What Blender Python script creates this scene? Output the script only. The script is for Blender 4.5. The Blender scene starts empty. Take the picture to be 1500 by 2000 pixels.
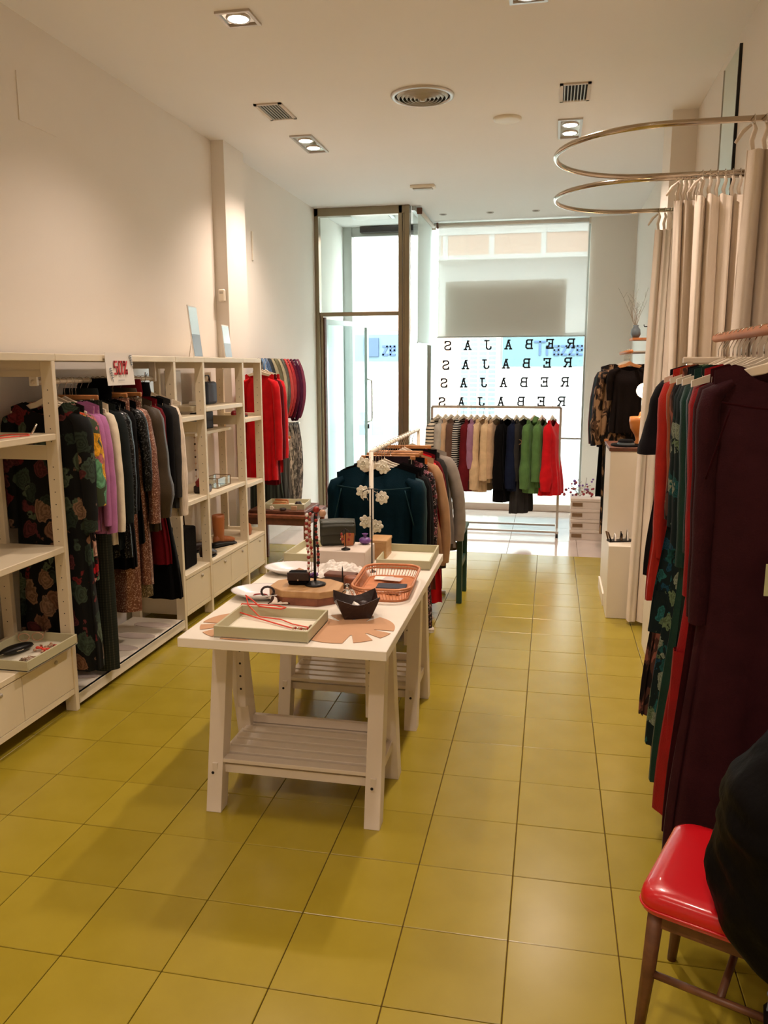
import bpy, bmesh, math, random
from mathutils import Vector, Matrix, noise
PI = math.pi
R = random.Random(7)
scene = bpy.context.scene
COL = scene.collection

def lin(*c):
    return tuple(((v/255)/12.92 if v/255 <= .04045 else ((v/255+.055)/1.055)**2.4) for v in c)

# ------------------------------------------------------------------ camera
cam_data = bpy.data.cameras.new('camera')
cam_data.sensor_fit = 'VERTICAL'
cam_data.sensor_height = 36.0
cam_data.lens = 36.0*1580.0/2000.0
cam_data.clip_start = .05
cam_data.clip_end = 200
cam = bpy.data.objects.new('camera', cam_data)
COL.objects.link(cam)
scene.camera = cam
_p, _y, _r = 0.17838942, 0.2022978, 0.0027211
cam.matrix_world = (Matrix.Translation((.07556, -2.58365, 1.74664)) @ Matrix.Rotation(_y, 4, 'Z')
                    @ Matrix.Rotation(PI/2-_p, 4, 'X') @ Matrix.Rotation(-_r, 4, 'Z'))

# ------------------------------------------------------------------ world, sun, exposure
world = bpy.data.worlds.new('world'); scene.world = world
world.use_nodes = True
bg = world.node_tree.nodes['Background']
bg.inputs[0].default_value = (.80, .93, 1.0, 1)
bg.inputs[1].default_value = 9.5
sun_d = bpy.data.lights.new('sun', 'SUN'); sun_d.energy = 4.0; sun_d.angle = .02; sun_d.color = (1, .96, .9)
sun = bpy.data.objects.new('sun', sun_d); COL.objects.link(sun)
sun.rotation_euler = (math.radians(38), 0, math.radians(-12))     # shines from behind the shop onto the street front
scene.view_settings.view_transform = 'Standard'
scene.view_settings.look = 'None'
scene.view_settings.gamma = 1
scene.view_settings.use_curve_mapping = False
scene.view_settings.exposure = 0.48
LAMP_W = 7.0
LAMP_COL = (1.0, .805, .675)

# ------------------------------------------------------------------ materials
def newmat(name):
    m = bpy.data.materials.new(name); m.use_nodes = True
    return m, m.node_tree.nodes, m.node_tree.links, m.node_tree.nodes['Principled BSDF']

def _coord(N, L, scale=1, kind='Object', rot=(0, 0, 0)):
    tc = N.new('ShaderNodeTexCoord'); mp = N.new('ShaderNodeMapping')
    mp.inputs['Scale'].default_value = scale if isinstance(scale, tuple) else (scale,)*3
    mp.inputs['Rotation'].default_value = rot
    L.new(tc.outputs[kind], mp.inputs[0]); return mp.outputs[0]

def _ramp(N, stops, interp='LINEAR'):
    r = N.new('ShaderNodeValToRGB'); r.color_ramp.interpolation = interp
    el = r.color_ramp.elements
    while len(el) < len(stops): el.new(.5)
    for e, (p, c) in zip(el, stops): e.position = p; e.color = (*c, 1)
    return r

def _bump(N, L, src, b, strength=.3, dist=.01):
    bp = N.new('ShaderNodeBump'); bp.inputs['Strength'].default_value = strength; bp.inputs['Distance'].default_value = dist
    L.new(src, bp.inputs['Height']); L.new(bp.outputs[0], b.inputs['Normal'])

def plain(name, rgb, rough=.5, metal=0., var=.06, scale=8., bump=.0, bscale=60., spec=.5, coat=0.):
    m, N, L, b = newmat(name)
    c = lin(*rgb)
    n = N.new('ShaderNodeTexNoise'); n.inputs['Scale'].default_value = scale; n.inputs['Detail'].default_value = 4
    L.new(_coord(N, L), n.inputs['Vector'])
    r = _ramp(N, [(.3, tuple(x*(1-var) for x in c)), (.7, tuple(min(1, x*(1+var)) for x in c))])
    L.new(n.outputs[0], r.inputs[0]); L.new(r.outputs[0], b.inputs['Base Color'])
    b.inputs['Roughness'].default_value = rough; b.inputs['Metallic'].default_value = metal
    b.inputs['Specular IOR Level'].default_value = spec; b.inputs['Coat Weight'].default_value = coat
    if bump:
        n2 = N.new('ShaderNodeTexNoise'); n2.inputs['Scale'].default_value = bscale; n2.inputs['Detail'].default_value = 3
        L.new(_coord(N, L), n2.inputs['Vector']); _bump(N, L, n2.outputs[0], b, bump, .005)
    return m

_fab = {}
def fabric(rgb, rough=.85, sheen=.12, knit=0., name=None, scale=220., sheen_tint=None):
    key = (rgb, rough, sheen, knit)
    if key in _fab: return _fab[key]
    m, N, L, b = newmat(name or 'fabric_%02x%02x%02x' % rgb)
    c = lin(*rgb); dark = sum(rgb) < 210
    if dark: sheen = min(sheen, .02); c = tuple(x*.7 for x in c)
    n = N.new('ShaderNodeTexNoise'); n.inputs['Scale'].default_value = 14; n.inputs['Detail'].default_value = 5
    L.new(_coord(N, L), n.inputs['Vector'])
    r = _ramp(N, [(.3, tuple(x*.86 for x in c)), (.7, tuple(min(1, x*1.12) for x in c))])
    L.new(n.outputs[0], r.inputs[0]); L.new(r.outputs[0], b.inputs['Base Color'])
    b.inputs['Roughness'].default_value = rough
    b.inputs['Sheen Weight'].default_value = sheen; b.inputs['Sheen Roughness'].default_value = .4
    b.inputs['Specular IOR Level'].default_value = (.08 if dark else .2) if rough > .6 else (.25 if dark else .45)
    w = N.new('ShaderNodeTexWave' if knit else 'ShaderNodeTexNoise')
    w.inputs['Scale'].default_value = knit if knit else scale
    if knit: w.bands_direction = 'X'; w.inputs['Distortion'].default_value = 1
    L.new(_coord(N, L), w.inputs['Vector']); _bump(N, L, w.outputs[0], b, .35, .004)
    _fab[key] = m; return m

def floral(name, base, stops, scale=7., thresh=.42, swirl=26):
    m, N, L, b = newmat(name)
    co = _coord(N, L, 1)
    nz = N.new('ShaderNodeTexNoise'); nz.inputs['Scale'].default_value = scale*1.6; nz.inputs['Detail'].default_value = 4; L.new(co, nz.inputs['Vector'])
    mx = N.new('ShaderNodeMix'); mx.data_type = 'RGBA'; mx.blend_type = 'LINEAR_LIGHT'; mx.inputs[0].default_value = .05
    L.new(co, mx.inputs[6]); L.new(nz.outputs['Color'], mx.inputs[7])
    v = N.new('ShaderNodeTexVoronoi'); v.inputs['Scale'].default_value = scale; L.new(mx.outputs[2], v.inputs['Vector'])
    sep = N.new('ShaderNodeSeparateColor'); L.new(v.outputs['Color'], sep.inputs[0])
    pal = _ramp(N, stops, 'CONSTANT'); L.new(sep.outputs[0], pal.inputs[0])
    # petals: rings of the distance, broken by noise
    mul = N.new('ShaderNodeMath'); mul.operation = 'MULTIPLY'; mul.inputs[1].default_value = swirl; L.new(v.outputs['Distance'], mul.inputs[0])
    ad = N.new('ShaderNodeMath'); ad.operation = 'MULTIPLY_ADD'; ad.inputs[1].default_value = 18; L.new(nz.outputs[0], ad.inputs[0]); L.new(mul.outputs[0], ad.inputs[2])
    sn = N.new('ShaderNodeMath'); sn.operation = 'SINE'; L.new(ad.outputs[0], sn.inputs[0])
    mr = N.new('ShaderNodeMapRange'); mr.inputs[1].default_value = -1; mr.inputs[3].default_value = .5; mr.inputs[4].default_value = 1.; L.new(sn.outputs[0], mr.inputs[0])
    sh = N.new('ShaderNodeMix'); sh.data_type = 'RGBA'; sh.blend_type = 'MULTIPLY'; sh.inputs[0].default_value = 1
    L.new(pal.outputs[0], sh.inputs[6]); L.new(mr.outputs[0], sh.inputs[7])
    edge = N.new('ShaderNodeMath'); edge.operation = 'MULTIPLY_ADD'; edge.inputs[1].default_value = .7; L.new(nz.outputs[0], edge.inputs[0]); L.new(v.outputs['Distance'], edge.inputs[2])
    msk = _ramp(N, [(0, (1, 1, 1)), (thresh+.34, (0, 0, 0))], 'CONSTANT'); L.new(edge.outputs[0], msk.inputs[0])
    fin = N.new('ShaderNodeMix'); fin.data_type = 'RGBA'
    fin.inputs[6].default_value = (*lin(*base), 1)
    L.new(msk.outputs[0], fin.inputs[0]); L.new(sh.outputs[2], fin.inputs[7]); L.new(fin.outputs[2], b.inputs['Base Color'])
    b.inputs['Roughness'].default_value = .8; b.inputs['Specular IOR Level'].default_value = .2
    return m

def blotch(name, base, dark, light, scale=9., lo=.45, hi=.56):
    m, N, L, b = newmat(name)
    n = N.new('ShaderNodeTexNoise'); n.inputs['Scale'].default_value = scale; n.inputs['Detail'].default_value = 2; n.inputs['Distortion'].default_value = .8
    L.new(_coord(N, L, (1, 1, .55)), n.inputs['Vector'])
    r = _ramp(N, [(0, lin(*dark)), (lo, lin(*base)), (hi, lin(*light))], 'CONSTANT')
    L.new(n.outputs[0], r.inputs[0]); L.new(r.outputs[0], b.inputs['Base Color'])
    b.inputs['Roughness'].default_value = .85; b.inputs['Specular IOR Level'].default_value = .2
    return m

def stripes(name, a, c, scale=14., duty=.5, axis='Z'):
    m, N, L, b = newmat(name)
    w = N.new('ShaderNodeTexWave'); w.bands_direction = axis; w.inputs['Scale'].default_value = scale
    L.new(_coord(N, L), w.inputs['Vector'])
    r = _ramp(N, [(0, lin(*a)), (duty, lin(*c))], 'CONSTANT')
    L.new(w.outputs[0], r.inputs[0]); L.new(r.outputs[0], b.inputs['Base Color']); b.inputs['Roughness'].default_value = .9
    return m

def sequin(name, dark, light, scale=110., metal=.7):
    m, N, L, b = newmat(name)
    v = N.new('ShaderNodeTexVoronoi'); v.inputs['Scale'].default_value = scale; L.new(_coord(N, L), v.inputs['Vector'])
    sep = N.new('ShaderNodeSeparateColor'); L.new(v.outputs['Color'], sep.inputs[0])
    r = _ramp(N, [(.0, lin(*dark)), (.75, lin(*dark)), (.95, lin(*light))]); L.new(sep.outputs[0], r.inputs[0])
    L.new(r.outputs[0], b.inputs['Base Color']); b.inputs['Metallic'].default_value = metal; b.inputs['Roughness'].default_value = .32
    bp = N.new('ShaderNodeBump'); bp.inputs['Strength'].default_value = .9; bp.inputs['Distance'].default_value = .01
    L.new(sep.outputs[1], bp.inputs['Height']); L.new(bp.outputs[0], b.inputs['Normal'])
    return m

def plaid(name, base, l1, l2, s=9.):
    m, N, L, b = newmat(name)
    co = _coord(N, L)
    out = None
    for ax, c in (('X', l1), ('Z', l2)):
        w = N.new('ShaderNodeTexWave'); w.bands_direction = ax; w.inputs['Scale'].default_value = s; L.new(co, w.inputs['Vector'])
        r = _ramp(N, [(0, (0, 0, 0)), (.86, (.7, .7, .7))], 'CONSTANT'); L.new(w.outputs[0], r.inputs[0])
        mx = N.new('ShaderNodeMix'); mx.data_type = 'RGBA'; mx.inputs[7].default_value = (*lin(*c), 1)
        if out is None: mx.inputs[6].default_value = (*lin(*base), 1)
        else: L.new(out, mx.inputs[6])
        L.new(r.outputs[0], mx.inputs[0]); out = mx.outputs[2]
    L.new(out, b.inputs['Base Color']); b.inputs['Roughness'].default_value = .9; b.inputs['Specular IOR Level'].default_value = .15
    return m

def wood(name, a, c, scale=3., rough=.45):
    m, N, L, b = newmat(name)
    w = N.new('ShaderNodeTexNoise'); w.inputs['Scale'].default_value = scale; w.inputs['Detail'].default_value = 6
    L.new(_coord(N, L, (9, 1.2, 9)), w.inputs['Vector'])
    r = _ramp(N, [(.3, lin(*a)), (.7, lin(*c))]); L.new(w.outputs[0], r.inputs[0]); L.new(r.outputs[0], b.inputs['Base Color'])
    b.inputs['Roughness'].default_value = rough; _bump(N, L, w.outputs[0], b, .15, .003)
    return m

def emit(name, rgb, s):
    m, N, L, b = newmat(name)
    b.inputs['Base Color'].default_value = (.9, .9, .9, 1)
    b.inputs['Emission Color'].default_value = (*rgb, 1); b.inputs['Emission Strength'].default_value = s
    return m

def glassmat(name, tint=(.93, .98, .97), refl=1.0):
    m, N, L, b = newmat(name); N.remove(b)
    t = N.new('ShaderNodeBsdfTransparent'); t.inputs[0].default_value = (*tint, 1)
    g = N.new('ShaderNodeBsdfGlossy'); g.inputs['Roughness'].default_value = .02
    lw = N.new('ShaderNodeLayerWeight'); pw = N.new('ShaderNodeMath'); pw.operation = 'POWER'; pw.inputs[1].default_value = 5
    L.new(lw.outputs['Facing'], pw.inputs[0])
    mu = N.new('ShaderNodeMath'); mu.operation = 'MULTIPLY_ADD'; mu.inputs[1].default_value = .9*refl; mu.inputs[2].default_value = .04*refl
    L.new(pw.outputs[0], mu.inputs[0])
    mx = N.new('ShaderNodeMixShader'); L.new(mu.outputs[0], mx.inputs[0]); L.new(t.outputs[0], mx.inputs[1]); L.new(g.outputs[0], mx.inputs[2])
    L.new(mx.outputs[0], N['Material Output'].inputs[0])
    return m

def clearglass(name, rgb=(1, 1, 1), rough=0.):
    m, N, L, b = newmat(name)
    b.inputs['Base Color'].default_value = (*rgb, 1); b.inputs['Transmission Weight'].default_value = 1; b.inputs['Roughness'].default_value = rough
    return m

def screencloth(name, rgb, see=.3, dif=.35, trans=1.):
    m, N, L, b = newmat(name); N.remove(b)
    t = N.new('ShaderNodeBsdfTransparent'); tr = N.new('ShaderNodeBsdfTranslucent'); d = N.new('ShaderNodeBsdfDiffuse')
    c = (*lin(*rgb), 1); tr.inputs[0].default_value = (*(v*trans for v in c[:3]), 1); d.inputs[0].default_value = c
    w = N.new('ShaderNodeTexWave'); w.inputs['Scale'].default_value = 180; w.bands_direction = 'Z'; L.new(_coord(N, L), w.inputs['Vector'])
    a = N.new('ShaderNodeMixShader'); a.inputs[0].default_value = dif; L.new(tr.outputs[0], a.inputs[1]); L.new(d.outputs[0], a.inputs[2])
    mx = N.new('ShaderNodeMixShader'); mr = N.new('ShaderNodeMapRange'); mr.inputs[3].default_value = 1-see-.03; mr.inputs[4].default_value = 1-see+.03
    L.new(w.outputs[0], mr.inputs[0]); L.new(mr.outputs[0], mx.inputs[0])
    L.new(t.outputs[0], mx.inputs[1]); L.new(a.outputs[0], mx.inputs[2]); L.new(mx.outputs[0], N['Material Output'].inputs[0])
    return m

M = {}
M['wall'] = plain('wall_paint', (236, 228, 218), .8, var=.015, scale=1.5, bump=.08, bscale=90)
M['ceil'] = plain('ceiling_paint', (238, 234, 230), .85, var=.012, scale=1.2)
M['grout'] = plain('grout', (92, 66, 26), .9)
M['white'] = plain('white_lacquer', (232, 222, 204), .38, var=.02)
M['cream'] = plain('cream_painted_wood', (226, 212, 184), .42, var=.03, scale=3)
M['tablewhite'] = plain('table_white', (236, 228, 214), .4, var=.015)
M['trestle'] = plain('trestle_white', (226, 214, 200), .45, var=.03)
M['alu'] = plain('bronze_aluminium', (148, 134, 110), .28, .85, var=.04)
M['alu2'] = plain('grey_aluminium', (176, 180, 176), .3, .8, var=.03)
M['chrome'] = plain('chrome', (215, 208, 198), .09, 1., var=.02)
M['brass'] = plain('nickel_rail', (190, 176, 158), .13, 1., var=.03)
M['black'] = plain('black_metal', (22, 20, 20), .4, .3)
M['darkhole'] = plain('dark_recess', (18, 16, 14), .9)
M['glass'] = glassmat('window_glass')
M['doorglass'] = glassmat('door_glass', (.86, .96, .96), .7)
M['clear'] = clearglass('clear_glass')
M['blind'] = screencloth('blind_cloth', (240, 236, 228), .10, .80, .40)
M['blind2'] = screencloth('blind_cloth_side', (226, 228, 222), .04, .5)
M['hanger'] = plain('white_hanger', (226, 212, 190), .4, var=.04)
M['hangerwood'] = wood('hanger_wood', (176, 112, 60), (200, 138, 82))
M['rodwood'] = wood('rail_wood', (172, 100, 50), (200, 126, 68), rough=.65)
M['steel'] = plain('rack_steel', (196, 188, 180), .35, .6, var=.03)
M['curtain'] = plain('curtain_linen', (238, 224, 208), .85, var=.05, scale=5, bump=.2, bscale=260, spec=.2)
M['redvinyl'] = plain('red_vinyl', (196, 16, 26), .25, var=.03, coat=.3)
M['walnut'] = wood('walnut', (84, 46, 30), (112, 64, 42))
M['chairwood'] = wood('chair_wood', (88, 54, 32), (118, 76, 46))
M['brownwood'] = wood('brown_wood', (106, 56, 36), (140, 80, 52))
M['oak'] = wood('oak', (176, 132, 84), (200, 158, 108))
M['tray'] = plain('tray_sage', (188, 182, 148), .5, var=.03)
M['trayin'] = plain('tray_inside', (232, 226, 206), .5, var=.02)
M['kraft'] = plain('kraft_paper', (196, 150, 112), .75, var=.04)
M['paper'] = plain('white_paper', (236, 230, 222), .7, var=.03)
M['porcelain'] = plain('porcelain', (232, 228, 226), .2, var=.01, coat=.4)
M['rattan'] = plain('copper_rattan', (206, 134, 90), .4, .25, var=.12, scale=30)
M['mirror'] = plain('mirror_glass', (214, 232, 226), .01, 1., var=0)
M['leafgreen'] = plain('dark_green_paint', (30, 66, 52), .45)
M['leather_g'] = plain('green_leather', (44, 46, 32), .45, var=.1, bump=.2)
M['leather_b'] = plain('dark_leather', (44, 26, 24), .4, var=.1, bump=.2)
M['leather_t'] = plain('tan_leather', (176, 104, 56), .45, var=.12, bump=.2)
M['leather_n'] = plain('navy_leather', (34, 44, 62), .45, var=.08, bump=.2)
M['leather_r'] = plain('red_leather', (140, 24, 30), .4, var=.08, bump=.2)
M['blackcloth'] = fabric((13, 12, 14))
M['rope'] = plain('red_cord', (224, 72, 52), .6)
M['bead'] = plain('bead', (190, 150, 120), .3)
M['beadred'] = plain('bead_red', (150, 40, 30), .3)
M['purple'] = plain('purple_satin', (120, 80, 150), .3, bump=.3)
M['flowerw'] = plain('paper_flower', (252, 246, 232), .7)
M['stone'] = plain('stone_floor', (206, 190, 180), .12, var=.07, scale=3)
M['ext'] = plain('street_render', (206, 199, 192), .8, var=.04)
M['extblue'] = plain('sign_blue', (70, 90, 94), .6)
M['extsign'] = plain('sign_letter_blue', (40, 60, 88), .6)
M['extdark'] = plain('street_window_grey', (96, 106, 112), .3)
M['extwarm'] = plain('street_brick', (206, 160, 136), .8)
M['asphalt'] = plain('street_asphalt', (120, 118, 114), .9)
M['vent'] = plain('vent_alu', (180, 172, 158), .4, .5)
M['lampterra'] = plain('terracotta_glaze', (206, 128, 60), .35)
M['branch'] = plain('dry_branch', (150, 138, 120), .8)
M['berry'] = plain('red_berry', (150, 50, 56), .5)
M['boxw'] = plain('storage_box_white', (214, 200, 186), .6, var=.03)
M['labelh'] = plain('label_holder', (120, 92, 60), .5)
M['tagg'] = plain('sage_tag', (196, 200, 150), .6)
M['lens'] = emit('lamp_lens', (1, .93, .8), 14)
M['bulb'] = emit('glowing_bulb', (1, .74, .4), 30)
M['letters'] = plain('window_vinyl_black', (24, 24, 28), .6)
M['redprint'] = plain('red_print', (206, 60, 64), .6)

def tilemat():
    m, N, L, b = newmat('olive_tile')
    n = N.new('ShaderNodeTexNoise'); n.inputs['Scale'].default_value = 6; n.inputs['Detail'].default_value = 6
    L.new(_coord(N, L), n.inputs['Vector'])
    oi = N.new('ShaderNodeObjectInfo')
    ad = N.new('ShaderNodeMath'); ad.operation = 'MULTIPLY_ADD'; ad.inputs[1].default_value = .35; L.new(oi.outputs['Random'], ad.inputs[0]); L.new(n.outputs[0], ad.inputs[2])
    r = _ramp(N, [(.3, lin(150, 131, 33)), (.9, lin(162, 143, 45))]); L.new(ad.outputs[0], r.inputs[0])
    L.new(r.outputs[0], b.inputs['Base Color']); b.inputs['Roughness'].default_value = .25; b.inputs['Specular IOR Level'].default_value = .45
    _bump(N, L, n.outputs[0], b, .03, .004)
    return m
M['tile'] = tilemat()

# ------------------------------------------------------------------ mesh helpers
class B:
    def __init__(s): s.bm = bmesh.new()
    def box(s, x0, x1, y0, y1, z0, z1, bev=0., mat=None, seg=1):
        g = bmesh.ops.create_cube(s.bm, size=1)
        mt = Matrix.Translation(((x0+x1)/2, (y0+y1)/2, (z0+z1)/2)) @ Matrix.Diagonal((abs(x1-x0), abs(y1-y0), abs(z1-z0), 1))
        bmesh.ops.transform(s.bm, matrix=mt, verts=g['verts'])
        vs = g['verts']
        if bev:
            es = list({e for v in vs for e in v.link_edges})
            r = bmesh.ops.bevel(s.bm, geom=es, offset=bev, segments=seg, affect='EDGES', profile=.5)
            vs = list({v for f in r['faces'] for v in f.verts} | {v for v in vs if v.is_valid})
        if mat is not None:
            bmesh.ops.transform(s.bm, matrix=mat, verts=vs)
        return s
    def rings(s, rings, cap=True, closed=True):
        rv = [[s.bm.verts.new(p) for p in r] for r in rings]
        n = len(rv[0])
        for a, b in zip(rv, rv[1:]):
            for i in range(n if closed else n-1):
                j = (i+1) % n
                try: s.bm.faces.new((a[i], a[j], b[j], b[i]))
                except ValueError: pass
        if cap and closed:
            for r in (rv[0][::-1], rv[-1]):
                try: s.bm.faces.new(r)
                except ValueError: pass
        return s
    def tube(s, pts, r, n=8, cap=True, flat=1.0):
        pts = [Vector(p) for p in pts]; rings = []
        up = None
        for i, p in enumerate(pts):
            t = (pts[min(i+1, len(pts)-1)] - pts[max(i-1, 0)]).normalized()
            if up is None:
                up = Vector((0, 0, 1)) if abs(t.z) < .9 else Vector((0, 1, 0))
            a = t.cross(up)
            if a.length < 1e-4: a = t.orthogonal()
            a.normalize(); u = a.cross(t).normalized(); up = u
            rr = r[i] if isinstance(r, (list, tuple)) else r
            rings.append([p + a*math.cos(2*PI*k/n)*rr + u*math.sin(2*PI*k/n)*rr*flat for k in range(n)])
        return s.rings(rings, cap)
    def lathe(s, prof, c=(0, 0, 0), n=20, sx=1., sy=1., cap=True):
        c = Vector(c)
        return s.rings([[c+Vector((r*math.cos(2*PI*k/n)*sx, r*math.sin(2*PI*k/n)*sy, z)) for k in range(n)] for r, z in prof], cap)
    def sphere(s, c, r, n=10, sx=1, sy=1, sz=1):
        g = bmesh.ops.create_uvsphere(s.bm, u_segments=n, v_segments=max(5, n*2//3), radius=r)
        bmesh.ops.transform(s.bm, matrix=Matrix.Translation(c) @ Matrix.Diagonal((sx, sy, sz, 1)), verts=g['verts']); return s
    def prism(s, poly, d0, d1, plane='XY', off=(0, 0, 0)):
        def P(a, b, d):
            v = {'XY': (a, b, d), 'XZ': (a, d, b), 'YZ': (d, a, b)}[plane]
            return (v[0]+off[0], v[1]+off[1], v[2]+off[2])
        return s.rings([[P(a, b, d0) for a, b in poly], [P(a, b, d1) for a, b in poly]])
    def grid(s, f, nu, nv, closed_u=False):
        return s.rings([[f(i/(nu if closed_u else nu-1), j/(nv-1)) for i in range(nu)] for j in range(nv)], cap=False, closed=closed_u)
    def build(s, name, mat, parent=None, loc=None, rot=None, smooth=False, sub=0, bevel=0, solid=0):
        bmesh.ops.recalc_face_normals(s.bm, faces=s.bm.faces)
        me = bpy.data.meshes.new(name); s.bm.to_mesh(me); s.bm.free()
        if smooth:
            for p in me.polygons: p.use_smooth = True
        me.materials.append(mat if not isinstance(mat, str) else M[mat])
        o = bpy.data.objects.new(name, me); COL.objects.link(o)
        if parent: o.parent = parent
        if loc: o.location = loc
        if rot: o.rotation_euler = rot
        if solid:
            m = o.modifiers.new('solid', 'SOLIDIFY'); m.thickness = solid; m.offset = 0
        if bevel:
            m = o.modifiers.new('bevel', 'BEVEL'); m.width = bevel; m.segments = 2; m.limit_method = 'ANGLE'
        if sub:
            m = o.modifiers.new('sub', 'SUBSURF'); m.levels = sub; m.render_levels = sub
        return o

def tag(o, label, cat, group=None):
    o['label'] = label; o['category'] = cat
    if group: o['group'] = group
    return o

def thing(name, label, cat, loc=(0, 0, 0), rz=0, group=None):
    o = bpy.data.objects.new(name, None); COL.objects.link(o); o.location = loc; o.rotation_euler = (0, 0, rz)
    o.empty_display_size = .05
    return tag(o, label, cat, group)

def struct(o): o['kind'] = 'structure'; return o

def smoothstep(a, b, x):
    t = max(0, min(1, (x-a)/(b-a))); return t*t*(3-2*t)

# ================================================================== THE SETTING
XL, XR, YB, YF, H = -2.70, 1.04, -4.6, 8.30, 3.55
YD = 6.98                     # plane of the entrance door
T = .33                       # floor tile
floor = struct(B().box(XL-.15, XR+.15, YB-.15, YF+.05, -.10, -.007).build('floor', 'grout'))
tile_me = {}
def tile_obj(x0, x1, y0, y1, mat, z=0.):
    key = (round(x1-x0, 3), round(y1-y0, 3), mat)
    w, d = (x1-x0)/2-.0014, (y1-y0)/2-.0014
    if key not in tile_me:
        o = B().box(-w, w, -d, d, -.007, 0, bev=.0018).build('tile', mat, floor)
        tile_me[key] = o.data
    else:
        o = bpy.data.objects.new('tile', tile_me[key]); COL.objects.link(o); o.parent = floor
    o.location = ((x0+x1)/2, (y0+y1)/2, z + R.uniform(-.0004, .0004))
xs = [XL] + [k*T for k in range(-8, 4)] + [XR]
for j in range(-5, 15):
    for a, b in zip(xs, xs[1:]):
        tile_obj(a, b, j*T, (j+1)*T, 'tile')
y0s = 15*T
for a, b in zip([XL, -2.27, -1.61, -.95, -.29, .37], [-2.27, -1.61, -.95, -.29, .37, XR]):
    for j in range(5):
        tile_obj(a, b, y0s+j*.66, y0s+(j+1)*.66, 'stone')
bk = B().box(XL, XR, YB, -5*T, -.007, -.001); bk.build('tile', 'tile', floor)['kind'] = 'stuff'

struct(B().box(XL-.15, XR+.15, YB-.15, YF+.12, H, H+.2).build('ceiling', 'ceil'))
wl = struct(B().box(XL-.15, XL, YB-.15, YF+.05, -.1, H).build('wall_left', 'wall'))
wr = struct(B().box(XR, XR+.15, YB-.15, YF+.05, -.1, H).build('wall_right', 'wall'))
struct(B().box(XL, XR, YB-.15, YB, 0, H).build('wall_back', 'wall'))
# pilasters on both sides, where the shop narrows
B().box(XL, -2.59, 3.98, 4.42, 0, H).build('pilaster', 'wall', wl)
B().box(.865, XR, 3.93, 4.40, 0, H).build('pilaster', 'wall', wr)
# wall panel right of the shop window
struct(B().box(.49, XR, 8.16, YF+.05, 0, H).build('wall_front', 'wall'))
# flush access hatch and cable duct on the left wall
hatch = tag(B().box(XL, XL+.006, 1.47, 1.80, 3.02, 3.26).build('access_hatch', 'wall'), 'flush square access hatch high on the left wall', 'hatch')
sens = thing('alarm_sensor', 'small cream alarm sensor box on the left pilaster', 'sensor', (-2.64, 3.98, 2.33))
B().box(-.028, .028, -.035, 0, -.05, .05, bev=.008).build('casing', 'white', sens)
B().box(-.014, .014, -.039, -.034, .012, .028).build('lens_window', 'vent', sens)
vt = tag(B().box(XL, XL+.012, 4.85, 4.88, 2.72, 2.98, bev=.003).build('wall_duct', 'white'), 'thin white cable duct on the far left wall', 'duct')

# ---- shop window, door wall
win = B().box(-1.47, .49, 8.20, 8.30, .0, .07).box(-1.47, .49, 8.20, 8.30, H-.05, H)
win.box(.465, .50, 8.20, 8.30, 0, H).box(-1.55, -1.50, 8.22, 8.30, 0, H)
window_1 = struct(win.build('window_1', 'alu2'))
B().box(-1.50, .466, 8.245, 8.255, .07, H-.05).build('pane', 'glass', window_1)
# horizontal mullion seen below the coats
B().box(-1.50, .47, 8.24, 8.26, .80, .82).build('mullion', 'alu2', window_1)
w2 = B().box(-1.56, -1.52, YD+.03, 8.22, 0, .07).box(-1.56, -1.52, YD+.03, 8.22, H-.05, H)
window_2 = struct(w2.build('window_2', 'alu2'))
B().box(-1.545, -1.535, YD+.03, 8.22, .07, H-.05).build('pane', 'glass', window_2)
fr = B()
fr.box(XL, XL+.05, YD-.05, YD+.05, 0, H)
fr.box(XL+.05, XL+.085, YD-.02, YD+.03, 0, 2.34)
fr.box(-1.70, -1.655, YD-.05, YD+.05, 0, H).box(-1.652, -1.63, YD-.04, YD+.04, 0, H).box(-1.627, -1.57, YD-.06, YD+.05, 0, H)
fr.box(XL, -1.57, YD-.05, YD+.05, H-.09, H)
fr.box(XL+.05, -1.70, YD-.04, YD+.04, 2.33, 2.375)
door_frame = struct(fr.build('door_1', 'alu', bevel=.004))
B().box(XL+.05, -1.70, YD-.004, YD+.004, 2.375, H-.09).build('transom_pane', 'glass', door_frame)
# open glass leaf, swung out into the porch
ang = math.atan2(.95, .31)
leaf = struct(B().box(0, .045, -.022, .022, .02, 2.30).box(.955, .995, -.022, .022, .02, 2.30).box(.04, .96, -.022, .022, .02, .12).box(.04, .96, -.022, .022, 2.24, 2.30).build('door_2', 'alu2', loc=(-2.615, 7.02, 0), rot=(0, 0, ang)))
B().box(.045, .955, -.005, .005, .12, 2.24).build('glass_panel', 'doorglass', leaf)
B().tube([(.975, -.022, 1.02), (.975, -.075, 1.04), (.975, -.08, 1.08), (.975, -.08, 1.52), (.975, -.075, 1.56), (.975, -.022, 1.58)], .011).build('handle', 'chrome', leaf)
B().box(.965, .985, -.034, .034, .93, .99, bev=.004).build('lock', 'black', leaf)
B().box(-.045, -.005, -.03, .03, .02, 2.32).build('hinge_post', 'walnut', leaf)
# porch: outer jamb, shutter box, lit ceiling panel
pj = struct(B().box(-2.70, -2.58, 8.28, 8.42, -.05, H).box(-2.58, -1.55, 8.30, 8.42, H-.12, H).build('trim_1', 'alu2'))
struct(B().box(-2.45, -1.55, 8.20, 8.31, H-.08, H-.01).build('trim_2', 'black'))
pl = thing('porch_lamp', 'square grey flush lamp in the porch ceiling above the door', 'lamp', (-2.12, 7.42, H))
B().box(-.26, .26, -.17, .17, -.03, 0, bev=.006).build('frame', 'alu2', pl)
B().box(-.22, .22, -.13, .13, -.036, -.028).build('diffuser', 'vent', pl)

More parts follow.
